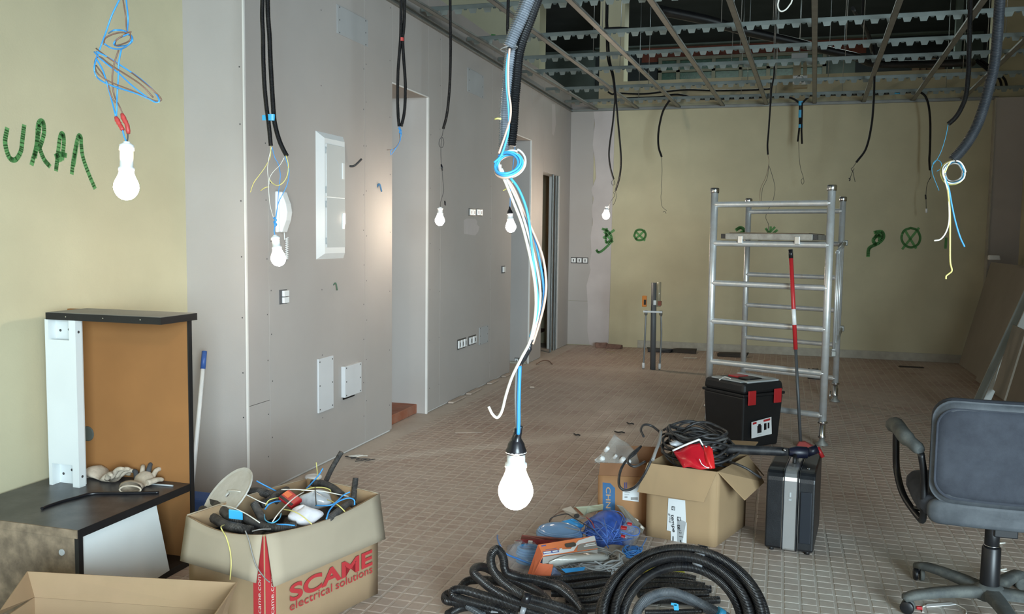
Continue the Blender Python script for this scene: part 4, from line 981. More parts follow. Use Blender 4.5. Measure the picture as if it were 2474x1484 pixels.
off([(260, 480, .38), (360, 560, .385), (450, 640, .385), (540, 660, .38)], .02, 'dusty wide hose under the clear disc')
# clear reel disc, tape, packets
def disc(c, rx_, ax_, m, th, hole):
    ax_ = V(ax_).normalized(); u = ax_.orthogonal().normalized(); w_ = ax_.cross(u); mb = MB(); n = 32
    pr_ = [(hole, 0), (rx_*.9, 0), (rx_, .004), (rx_, th), (rx_*.9, th*.8), (hole, th*.8)]
    i0 = len(mb.v)
    for (a, h) in pr_:
        for q in range(n):
            an = 2*PI*q/n; mb.v.append(V(c)+ax_*h+(u*math.cos(an)+w_*math.sin(an))*a)
    for k_ in range(len(pr_)):
        for q in range(n): q2 = (q+1) % n; k2 = (k_+1) % len(pr_); mb.f.append((i0+k_*n+q, i0+k_*n+q2, i0+k2*n+q2, i0+k2*n+q))
    return mb
DISC = mat('clear_reel', 'BEBBB2', .35, var=.1, dust='D4D2CC', damt=.6, dscale=14)
c = cp(415, 435, .425)
rr = root('cable_reel_disc', c, 'pale translucent disc with a blue tape, leaning in the left of the big box', 'disc')
disc(c, .125, (-.42, -.62, .72), DISC, .010, .012).build('disc', DISC, rr)
MB().obox(cp(430, 600, .415)+V((0, -.012, -.012)), V((.045, .02, -.008)), V((0, .003, .002)), V((.005, -.008, .036))).build('blue_tape', BTAPE, rr, bevel=.003)
def bag(c, sx, sy, sz, m, name, label, cat, seed, rz=0.0, tilt=(0, 0), sub=1):
    rnd = random.Random(seed); rows = []; R2 = Matrix.Rotation(rz, 3, 'Z') @ Matrix.Rotation(tilt[0], 3, 'X') @ Matrix.Rotation(tilt[1], 3, 'Y')
    nu, nv = 16, 9; ph = [rnd.random()*6 for _ in range(6)]
    for j in range(nv):
        t = -PI/2+PI*j/(nv-1); row = []
        for i in range(nu+1):
            a = 2*PI*i/nu
            f = 1+.13*math.sin(3*a+ph[0]+2*t)+.09*math.sin(5*a+ph[1]-3*t)+.06*math.sin(8*a+ph[2]+t*4)
            row.append(V(c)+R2 @ V((sx*math.cos(a)*math.cos(t)*f, sy*math.sin(a)*math.cos(t)*f, sz*math.sin(t)*(1+.2*math.sin(2*a+ph[3])))))
        rows.append(row)
    o = MB().grid(rows).build(name, m, sub=sub)
    return tag(o, label, cat)
BAGW = mat('white_plastic_bag', 'D2D0D4', .3, var=.1, bump=.5, bscale=40); BAGC = mat('clear_plastic_bag', 'B9BEC4', .2, var=.2, bump=.6, bscale=45)
bag(cp(1080, 610, .405), .065, .05, .035, BAGW, 'plastic_bag', 'white plastic bag at the front rim of the big box', 'bag', 3, .5)
bag(cp(1190, 470, .405), .07, .05, .035, BAGC, 'plastic_bag', 'clear greenish plastic bag behind the red packet in the big box', 'bag', 5, .3)
c = cp(960, 465, .43)
rr = root('packet', c, 'small red and black packet on top of the cable offcuts', 'packet')
u = V((.85, -.35, -.25)).normalized(); v = V((.3, .8, .3)).normalized()
MB().cbox(c, u*.085, v*.055, u.cross(v)*.016).build('body', REDP, rr, bevel=.004); MB().cbox(c+u.cross(v)*.0086-v*.02, u*.08, v*.012, u.cross(v)*.001).build('stripe', KTAPE, rr); MB().cbox(c+u.cross(v)*.0086-u*.022+v*.005, u*.035, v*.025, u.cross(v)*.001).build('print', mat('packet_orange', 'D8683A', .4), rr)
wires_ = [
 (YGW, [(380, 690), (345, 715), (390, 800), (425, 920), (435, 1040), (425, 1180)], [.38, .425, .40, .33, .27, .20], 'yellow green wire hanging over the left flap'),
 (GREYW, [(560, 745), (590, 820), (620, 940), (660, 1060), (730, 1160), (775, 1200)], [.42, .415, .36, .30, .25, .23], 'grey wire hanging down past the red corner'),
 (BLUE, [(660, 302), (740, 345), (840, 395)], [.46, .44, .41], 'blue wire end sticking out to the left behind the heap'),
 (BLUE, [(1105, 370), (1170, 300), (1220, 240), (1250, 190)], [.42, .44, .46, .48], 'thin blue wire pointing up at the back'),
 (YGW, [(1205, 290), (1198, 210), (1190, 138)], [.43, .46, .49], 'yellow green wire end standing up at the back'),
 (WHITEW, [(400, 390), (500, 395), (600, 440), (700, 490), (760, 510)], [.44, .455, .44, .43, .42], 'white wire looping over the clear disc'),
 (WHITEW, [(340, 515), (450, 540), (560, 590), (640, 640), (690, 675)], [.42, .435, .43, .42, .41], 'white wire across the blue tape'),
 (WHITEW, [(880, 380), (1000, 378), (1100, 385), (1250, 395), (1400, 425), (1480, 440)], [.45, .455, .45, .445, .44, .42], 'white wire across the top of the heap'),
 (WHITEW, [(1080, 400), (1000, 450), (910, 530), (840, 610), (800, 670)], [.45, .46, .45, .44, .42], 'white wire running from the red packet to the front'),
 (YGW, [(1060, 390), (1150, 365), (1240, 360), (1310, 380), (1320, 410)], [.43, .445, .445, .44, .42], 'yellow wire arching over the clear bag'),
 (YGW, [(740, 520), (770, 475), (830, 455), (860, 455)], [.42, .435, .435, .42], 'yellow wire left of the red packet'),
 (BLUE, [(735, 555), (770, 510), (830, 485), (880, 480)], [.41, .43, .43, .42], 'blue wire bending left of the red packet'),
 (YGW, [(900, 555), (980, 570), (1060, 610), (1150, 685)], [.43, .445, .44, .42], 'yellow wire over the white bag'),
 (BLUE, [(1185, 520), (1300, 520), (1360, 495), (1430, 430), (1490, 400)], [.42, .435, .44, .45, .46], 'blue wire crossing to the right rim'),
 (BLUE, [(1280, 640), (1310, 560), (1380, 490), (1470, 455), (1525, 470), (1530, 515)], [.41, .43, .44, .445, .44, .42], 'blue wire loop at the right rim'),
 (DKW, [(1180, 360), (1185, 440), (1190, 520)], [.46, .44, .42], 'dark upright wire between the bags'),
 (BLUE, [(830, 690), (920, 690), (1000, 698)], [.40, .405, .40], 'blue wire along the front rim'),
 (CYAN, [(730, 600), (740, 650), (800, 675), (860, 640), (880, 590)], [.41, .415, .42, .425, .42], 'light blue wire curl in the middle'),
 (GREYW, [(620, 750), (700, 732), (790, 730)], [.40, .405, .40], 'grey wire at the front corner'),
 (YGW, [(1290, 470), (1340, 490), (1400, 530), (1445, 575)], [.43, .435, .43, .41], 'yellow wire going over the right front rim')]
for m, pts, zz, lb in wires_:
    P = [cp(a, b, z) for (a, b), z in zip(pts, zz)]
    if 'left flap' in lb: P = P[:2]+[onpl(ox+a/kx, oy+b/kx, N_+nL*(.026+.008*q), nL) for q, (a, b) in enumerate(pts[2:])]
    if 'red corner' in lb: P = P[:1]+[onpl(ox+a/kx, oy+b/kx, N_+nL*(.03+.006*q), nL) for q, (a, b) in enumerate(pts[1:])]
    o = MB().tube(catmull(P, 6), .0022 if m is not BLUE else .0028, 6).build('wire_offcut', m); tag(o, lb+', in the big box', 'wire', 'wire offcuts in the big box')

# open carton at the bottom left
r = root('carton', onf(300, 1480, z=0), 'empty opened brown carton with its flaps up, in front of the counter', 'box')
zr = .22
R0 = onf(83, 1443, z=zr); R1 = onf(548, 1476, z=zr); A0 = onf(66, 1381, z=.30); B0 = onf(572, 1408, z=.30); A0.y = max(A0.y, R0.y-.0)
fwd = V((.12, -.5, 0))
dn = lambda p: V((p.x, p.y, .001))
sheet([R0, R1, B0, A0], .005, 'flap', CARD, r); sheet([dn(R0), dn(R1), R1, R0], .005, 'side', CARD, r)
L1 = R0+fwd; R2_ = R1+fwd
Lo = onf(0, 1476, z=.26)
sheet([R0, A0, Lo, L1+V((-.1, 0, .0))], .005, 'flap', CARD, r)
sheet([dn(R0), R0, L1, dn(L1)], .005, 'side', CARD, r); sheet([dn(R1), dn(R2_), R2_, R1], .005, 'side', CARD, r)
sheet([R1, R2_, R2_+V((.06, .02, .06)), B0], .005, 'flap', CARD, r)
sheet([dn(R0), dn(R1), dn(R2_), dn(L1)], .004, 'bottom', CARD, r); sheet([dn(L1), dn(R2_), R2_, L1], .005, 'side', CARD, r)

# ------------------------------------------------------------------ printed box with cables on top
A_ = V((-.578, 4.242, 0)); B_ = V((-.247, 4.184, 0)); D_0 = V((-.126, 4.56, 0)); Cc = A_+(D_0-B_); HT = .362
r = root('cardboard_box', (A_+D_0)/2, 'light brown box with white printed tape, its flaps open, full of black cables', 'box')
C2 = mat('cardboard_light', '9E8463', .85, var=.06, scale=5)
wallgrid(A_, B_, HT, 1, .004, 'side', C2, r); wallgrid(B_, D_0, HT, 1, .004, 'side', C2, r); wallgrid(A_, Cc, HT, -1, .004, 'side', C2, r); wallgrid(Cc, D_0, HT, -1, .004, 'side', C2, r)
MB().ext([A_+upz*.002, B_+upz*.002, D_0+upz*.002, Cc+upz*.002], (0, 0, .004)).build('bottom', C2, r)
nF = (B_-A_).cross(upz).normalized(); uF = (B_-A_).normalized(); nS = (D_0-B_).cross(upz).normalized(); uS = (D_0-B_).normalized()
fp = lambda a, b, off=.03: onpl(1400+a/2.969, 880+b/2.969, A_+nF*off, nF)
sheet([A_+upz*HT+nF*.006, fp(415, 918, .06), fp(892, 993, .06), B_+upz*HT+nF*.006], .005, 'flap', C2, r)
e = B_+upz*HT
sheet([B_+upz*HT+nS*.004, onpl(1800, 1209, B_+nS*.12, nS), onpl(1846, 1166, D_0+nS*.14, nS), D_0+upz*HT+nS*.004], .005, 'flap', C2, r)
sheet([D_0+upz*HT, Cc+upz*HT, Cc+upz*(HT+.02)+V((0, .14, 0)), D_0+upz*(HT+.04)+V((.05, .14, 0))], .005, 'flap', C2, r)
sheet([D_0+upz*(HT), D_0+upz*(HT)+V((-.03, .02, .0)), at(1792, 1096, 4.6), at(1846, 1150, 4.6)], .005, 'flap', C2, r)
# white printed tape pieces
def fq(a, b, off=.0055): return onpl(1400+a/2.969, 880+b/2.969, A_+nF*off, nF)
TAPEW = mat('white_paper_tape', 'D6DADC', .5, var=.03); INK = mat('ink_black', '222326', .6, var=0)
for q in ([(638, 962), (758, 978), (765, 1140), (735, 1290), (656, 1268), (655, 1200), (626, 1192)], [(700, 1100), (770, 1138), (768, 1285), (700, 1275)]):
    sheet([fq(*p, off=.006) for p in q], .0008, 'printed_tape', TAPEW, r)
def vtext(s_, a, b, cap, off=.0075, bold=.02): textfit('lettering', s_, fq(*a, off=off), fq(*b, off=off), cap, INK, r, nF, uF, bold, .0)
vtext('tempe', (658, 1078), (668, 1205), .016); vtext('group', (640, 1072), (646, 1140), .011, bold=0); vtext('te', (702, 1150), (706, 1186), .016); vtext('12', (712, 1190), (716, 1215), .012, bold=0)
def logo(a, b):
    p = fq(a, b, .0075); s_ = .016
    MB().obox(p, uF*s_, -upz*s_*1.15, nF*.0005).build('logo', INK, r)
    for (x, z, w_, h_) in ((.15, .2, .25, .55), (.15, .2, .6, .14), (.55, .42, .14, .5), (.7, .1, .12, .8)):
        MB().obox(p+uF*s_*x-upz*s_*1.15*z+nF*.0006, uF*s_*w_, -upz*s_*1.15*h_, nF*.0004).build('logo', TAPEW, r)
logo(662, 1020); logo(702, 1094)
for (x, z, w_, h_) in ((668, 1235, .030, .006), (668, 1252, .022, .006), (715, 1235, .004, .02), (722, 1262, .018, .004)): MB().obox(fq(x, z, .0075), uF*h_ if w_ < .01 else uF*.005, -upz*w_*.6, nF*.0004).build('print', INK, r)
# black cable coil on top
CAB = mat('black_cable', '232326', .5, var=.2, dust='5E5B58', damt=.5, dscale=20)
def cq(a, b, z): return onf(1400+a/2.969, 880+b/2.969, z=z)
r = root('cable_coil', cq(700, 600, .36), 'tangled coil of dusty black cable lying on the open light brown box', 'cable coil')
cc = V(((A_.x+D_0.x)/2, (A_.y+D_0.y)/2+.02, HT)); rnd = random.Random(5)
for q in range(20):
    R_ = rnd.uniform(.10, .19); c = cc+V((rnd.uniform(-.03, .04), rnd.uniform(-.02, .06), .012+q*.0055)); tx, ty = rnd.uniform(-.22, .22), rnd.uniform(-.15, .3); ph = rnd.random()*6; e_ = rnd.uniform(.75, 1.0)
    MB().tube(catmull([c+V((R_*math.cos(t), e_*R_*math.sin(t), .012*math.sin(3*t+ph)+tx*R_*math.cos(t)+ty*R_*math.sin(t))) for t in [ph+2*PI*k_/14 for k_ in range(14)]], 3, True), rnd.choice([.0045, .006, .007]), 7, closed=True).build('loop', CAB if q % 5 else mat('grey_cable', '5C5A58', .5), r)
def cab(pts, r_=.006, name='loop', m=CAB): return MB().tube(catmull([cq(*p) for p in pts], 6), r_, 7).build(name, m, r)
cab([(460, 520, .47), (440, 470, .49), (465, 435, .50), (520, 445, .49), (580, 490, .47)]); cab([(600, 475, .47), (680, 430, .50), (780, 408, .51), (880, 430, .50), (980, 490, .48), (1050, 560, .45)])
cab([(690, 520, .45), (720, 440, .49), (800, 420, .50), (900, 455, .49), (1000, 520, .47), (1040, 560, .45)], .005)
cab([(580, 480, .46), (575, 560, .44), (540, 640, .42), (510, 700, .39), (460, 800, .33), (400, 880, .29), (330, 905, .28), (285, 870, .30), (290, 780, .33), (330, 700, .37), (400, 640, .40), (440, 590, .42)], .0065)
cab([(440, 590, .42), (360, 660, .40), (350, 710, .39), (400, 735, .38), (470, 700, .39)], .006)
cab([(1050, 700, .37), (1120, 715, .40), (1200, 750, .385), (1260, 790, .36), (1300, 815, .34)], .006)
MB().tube(catmull([cq(585, 480, .485), cq(570, 560, .465), cq(545, 630, .44), cq(525, 690, .41)], 5), .008, 8).build('binding', GREYW, r)
# red foil bag
def foil(P, m, name, lb, cat, par=None):
    rows = []; n = 9
    for j in range(n):
        t = j/(n-1); row = []
        for i in range(n):
            s_ = i/(n-1); p = P[0].lerp(P[1], s_).lerp(P[3].lerp(P[2], s_), t)
            row.append(p+V((0, -.018*math.sin(PI*s_)*math.sin(PI*t)+.006*math.sin(7*s_+5*t), .004*math.sin(9*s_-4*t))))
        rows.append(row)
    o = MB().grid(rows).build(name, m, par, solid=.002)
    if par is None: tag(o, lb, cat)
    return o
FOIL = mat('red_foil', 'C01E2C', .22, var=.2, bump=.5, bscale=30)
yq = 4.16
qq = lambda a, b, y_=yq: at(1400+a/2.969, 880+b/2.969, y_)
r = root('foil_bag', qq(810, 750), 'red foil bag with a clear edge, on top of the black cables', 'bag')
foil([qq(745, 745), qq(968, 755), qq(862, 560, 4.24), qq(672, 625, 4.24)], FOIL, 'foil', '', '', r)
foil([qq(905, 740), qq(972, 752), qq(955, 600, 4.22), qq(890, 580, 4.23)], mat('red_foil_bright', 'D0282A', .25, var=.1), 'foil', '', '', r)
MB().tube(catmull([qq(668, 622, 4.235), qq(760, 580, 4.235), qq(862, 540, 4.235)], 4), .005, 6).build('seal', WPL, r); MB().tube(catmull([qq(862, 540, 4.235), qq(890, 585, 4.23), qq(950, 605, 4.23)], 4), .004, 6).build('seal', WPL, r)
MB().tube(catmull([qq(860, 680, 4.15), qq(880, 720, 4.145), qq(925, 748, 4.15)], 4), .002, 5).build('crease', WPL, r)
o = bag(qq(690, 570, 4.3), .035, .03, .012, BAGC, 'plastic_bag', 'small crumpled clear bag left of the red foil bag', 'bag', 8)
# long black tool across box and case
r = root('sealant_gun', at(1800, 1085, 4.5), 'long black tube shaped tool lying across the box and the case', 'tool')
a = at(1728, 1086, 4.42); b = at(1900, 1093, 4.42); a.z = b.z = (a.z+b.z)/2
a = at(1728, 1084, 4.42); b = at(1905, 1092, 4.42)
MB().tube([a, a.lerp(b, .1), a.lerp(b, .25), a.lerp(b, .9), b], [.012, .022, .024, .022, .018], 14).build('barrel', BLKD, r)
c = at(1950, 1094, 4.44); MB().tube([b, b.lerp(c, .4), c], [.018, .030, .028], 12).build('head', mat('navy_plastic', '171A2C', .4), r, bevel=.002)
MB().cyl(at(1893, 1088, 4.39), at(1899, 1088, 4.39), .006, 8).build('stud', CHROME, r); MB().cyl(at(1975, 1081, 4.45), at(1988, 1105, 4.45), .010, 8).build('trigger', REDP, r)
MB().tube([c, at(1975, 1085, 4.45)], .022, 10).build('handle', mat('navy_plastic', '171A2C', .4), r)
# red bits beside the coil
o = MB().cbox(onf(1728, 1062, z=.42), V((.03, 0, .005)), V((0, .02, 0)), V((0, 0, .018))).build('clamp', REDP, bevel=.004); tag(o, 'small red plastic clamp between the cable coil and the tool chest', 'clamp')

# small box behind
r = root('cardboard_box', (-.72, 4.48, 0), 'small brown box with a blue printed band, half hidden behind the light brown box', 'box')
K0 = V((-.835, 4.33, 0)); K1 = V((-.585, 4.37, 0)); K3 = V((-.80, 4.60, 0)); K2 = K1+(K3-K0); HK = .255
C3 = mat('cardboard_brown', 'A27852', .85, var=.08)
for a, b, o_ in ((K0, K1, 1), (K1, K2, 1), (K0, K3, -1), (K3, K2, -1)): wallgrid(a, b, HK, o_, .002, 'side', C3, r)
sheet([K0+upz*HK, K1+upz*HK, K1+upz*(HK+.055)+V((0, .035, 0)), K0+upz*(HK+.055)+V((0, .035, 0))], .004, 'flap', CARDD, r)
nK = (K1-K0).cross(upz).normalized(); uK = (K1-K0).normalized()
fk = lambda x, y, off=.004: onpl(x, y, K0+nK*off, nK)
sheet([K3+upz*HK, K2+upz*HK, K2+upz*(HK+.09)+V((0, .02, 0)), K3+upz*(HK+.09)+V((0, .02, 0))], .004, 'flap', CARDD, r)
sheet([fk(1456, 1166, .003), fk(1486, 1169, .003), fk(1486, 1252, .003), fk(1456, 1250, .003)], .001, 'band', mat('print_blue', '3A6A98', .7), r)
textfit('lettering', 'CHN', fk(1464, 1177), fk(1464, 1228), .024, mat('print_tan', 'C29A72', .7), r, nK, uK, .01, .0006); textfit('lettering', 'T', fk(1464, 1231), fk(1464, 1246), .024, mat('print_tan', 'C29A72', .7), r, nK, uK, .01, .0006)
sheet([fk(1505, 1162, .003), fk(1546, 1166, .003), fk(1543, 1213, .003), fk(1504, 1208, .003)], .001, 'label', TAPEW, r)
for (x0, y0_, x1, y1_, m) in ((1508, 1166, 1511, 1182, 'p'), (1513, 1166, 1515, 1180, 'p'), (1524, 1202, 1541, 1208, 'g'), (1509, 1190, 1522, 1191, 'g'), (1509, 1195, 1520, 1196, 'g'), (1509, 1200, 1516, 1203, 'g')):
    sheet([fk(x0, y0_, .0045), fk(x1, y0_, .0045), fk(x1, y1_, .0045), fk(x0, y1_, .0045)], .0006, 'print', mat('ink_purple', '4E4A82', .6) if m == 'p' else GREYW, r)
# clear bag with white caps in it
PC_ = mat('clear_film', 'B8B6B0', .25, var=.1, alpha=.35)
r = root('plastic_bag', at(1480, 1110, 4.4), 'clear plastic bag with white fittings standing in the small brown box', 'bag')
o = foil([at(1436, 1118, 4.36), at(1545, 1128, 4.40), at(1538, 1090, 4.5), at(1485, 1050, 4.5)], PC_, 'film', '', '', r)
for (x, y, s_) in ((1450, 1114, .022), (1462, 1090, .018), (1500, 1116, .024), (1514, 1121, .018), (1482, 1108, .014)):
    MB().lathe([(.001, 0), (s_*.45, 0), (s_*.6, .004), (s_*.6, .03), (s_*.5, .034), (.001, .034)], at(x, y, 4.40), 12, (.5, -.5, .6)).build('fitting', WPL, r)
o = sheet([at(1436, 1112, 4.42), at(1458, 1128, 4.42), at(1462, 1108, 4.44), at(1452, 1098, 4.44)], .003, 'paper', WPL, r)

# ------------------------------------------------------------------ black case with aluminium band
def case():
    y0, y1 = 4.20, 4.66; zt = .385; xc = .082
    r = root('tool_case', (xc, (y0+y1)/2, 0), 'black hard tool case with a silver edge band, standing on the floor', 'case')
    yaw = Matrix.Rotation(-.10, 3, 'Z'); base = V((xc, y0, 0))
    T = lambda x, y, z: base+yaw @ V((x, y, z))
    def prof(inset, yA, yB, c=.045, z0=.012, z1=zt): # rounded rectangle in the y/z plane
        pts = []
        for (cy, cz, a0) in ((yA+c, z0+c*.4, 180), (yB-c, z0+c*.4, 270), (yB-c, z1-c, 0), (yA+c, z1-c, 90)):
            rad = c if cz > .1 else c*.4
            for k_ in range(5):
                a = math.radians(a0+90*k_/4); pts.append((cy+(c if cz > .1 else c)*math.cos(a), cz+rad*math.sin(a)))
        return pts
    L_ = y1-y0
    def slab(xa, xb, grow, m, name):
        pr_ = prof(0, -grow, L_+grow, z0=.012-grow*.3, z1=zt+grow); mb = MB(); mb.ext([T(xa, a, b) for a, b in pr_], yaw @ V((xb-xa, 0, 0))); return mb.build(name, m, r, bevel=.008 if name == 'shell' else .0, smooth=False)
    VIN = mat('black_vinyl', '131519', .38, var=.15, scale=60, bump=.15, bscale=300, dust='3A3E42', damt=.25, dscale=6)
    slab(-.107, -.030, 0, VIN, 'shell'); slab(.034, .107, 0, VIN, 'shell')
    slab(-.026, .028, .004, SILV, 'silver_band'); slab(-.031, -.026, .007, VIN, 'rim'); slab(.028, .034, .007, VIN, 'rim')
    for x in (-.034, .037): slab(x, x+.002, .0015, CHROME, 'trim')
    MB().obox(T(.045, -.006, .06), yaw @ V((.05, 0, 0)), yaw @ V((0, .006, 0)), V((0, 0, .24))).build('pocket_panel', mat('case_panel', '1D222A', .35, var=.1), r, bevel=.004)
    MB().obox(T(-.004, -.008, .27), yaw @ V((.008, 0, 0)), yaw @ V((0, .004, 0)), V((0, 0, .022))).build('latch', GREYP, r, bevel=.001); MB().obox(T(-.006, -.008, .255), yaw @ V((.012, 0, 0)), yaw @ V((0, .003, 0)), V((0, 0, .006))).build('latch', GREYP, r)
    MB().lathe([(.001, 0), (.008, 0), (.008, .002)], T(.07, .10, zt), 12).build('rivet', CHROME, r)
    for x in (-.08, .08):
        for y in (.04, L_-.04): MB().cyl(T(x, y, 0), T(x, y, .016), .012, 10).build('foot', BLK, r)
    MB().tube(catmull([T(0, L_*.35, zt+.004), T(0, L_*.38, zt+.03), T(0, L_*.62, zt+.03), T(0, L_*.65, zt+.004)], 5), .009, 8).build('handle', BLK, r)
case()

# ------------------------------------------------------------------ black tool chest
def chest():
    c0 = V((-.208, 6.22, 0)); cl = V((-.495, 6.47, 0)); cr = V((.054, 6.49, 0)); cb = cl+cr-c0
    r = root('tool_chest', (c0+cb)/2, 'black plastic tool chest with red latches and grey lid handles, under the scaffold', 'tool box')
    h = .362; ce = (c0+cb)/2
    def ring(s_, z): return [ce+(p-ce)*s_+upz*z for p in (c0, cr, cb, cl)]
    m = MB(); m.hexa(ring(.90, .0)+ring(1.0, h)); m.build('body', BLK, r, bevel=.012)
    m = MB(); m.hexa(ring(1.045, h)+ring(1.045, h+.02)); m.build('rim', BLK, r, bevel=.005)
    m = MB(); m.hexa(ring(1.02, h+.02)+ring(.97, h+.095)); m.build('lid', BLK, r, bevel=.02)
    nR_ = (cr-c0).cross(upz).normalized(); uR_ = (cr-c0).normalized(); nL_ = (c0-cl).cross(upz).normalized(); uL_ = (c0-cl).normalized(); wR = (cr-c0).length; wL = (c0-cl).length
    for a in (.16, .80): MB().obox(c0+uR_*(wR*a-.03)+nR_*.010+upz*(h-.055), uR_*.07, nR_*.010, upz*.10).build('latch', REDP, r, bevel=.004)
    # grey handles and lid top
    zt = h+.095
    for a in (.12, .60):
        o = cl+(c0-cl)*a*.0
    e1 = ce+(c0-ce)*.93; e2 = ce+(cl-ce)*.93; e3 = ce+(cr-ce)*.93; e4 = ce+(cb-ce)*.93
    GL = mat('grey_lid', 'A9AEAE', .45, var=.1)
    f = lambda s_, t: e2.lerp(e1, s_).lerp(e4.lerp(e3, s_), t)
    def pad(s0, s1, t0, t1, hh, m_, n_): MB().hexa([f(s0, t0)+upz*(zt-.004), f(s1, t0)+upz*(zt-.004), f(s1, t1)+upz*(zt-.004), f(s0, t1)+upz*(zt-.004)]+[f(s0, t0)+upz*(zt+hh), f(s1, t0)+upz*(zt+hh), f(s1, t1)+upz*(zt+hh), f(s0, t1)+upz*(zt+hh)]).build(n_, m_, r, bevel=.006)
    pad(.10, .90, .02, .22, .008, GL, 'lid_handle'); pad(.85, 1.0, .1, .95, .010, GL, 'lid_handle'); pad(.0, .9, .82, .98, .012, GL, 'lid_handle'); pad(.12, .40, .45, .75, .010, REDP, 'tray'); pad(.5, .8, .35, .7, .014, BLK, 'carry_grip')
    # label
    lf = lambda x, y: onpl(x, y, c0+nR_*.012+upz*0, nR_)
    q = [(1817, 1021), (1865, 1008), (1866, 1049), (1817, 1060)]
    q3 = [lf(*p)-nR_*.006 for p in q]; sheet(q3, .001, 'label', WPL, r)
    def lb(x0, y0, x1, y1, m_, n_): sheet([lf(x0, y0)-nR_*.0045, lf(x1, y0-.25*(x1-x0))-nR_*.0045, lf(x1, y1-.25*(x1-x0))-nR_*.0045, lf(x0, y1)-nR_*.0045], .0006, n_, m_, r)
    lb(1820, 1022, 1829, 1027, REDP, 'print'); lb(1846, 1015, 1862, 1020, REDP, 'print'); lb(1831, 1030, 1841, 1048, KTAPE, 'print'); lb(1833, 1026, 1839, 1030, KTAPE, 'print'); lb(1847, 1024, 1853, 1040, KTAPE, 'print'); lb(1856, 1022, 1860, 1036, KTAPE, 'print'); lb(1831, 1052, 1841, 1053, GREYP, 'print')
    return r
chest()
o = MB().tube(catmull([onf(1738, 918, z=.472), onf(1750, 911, z=.476), onf(1765, 915, z=.472)], 5), .004, 6).build('wire', WHITEW); tag(o, 'short white wire loop lying on the black tool chest lid', 'wire')

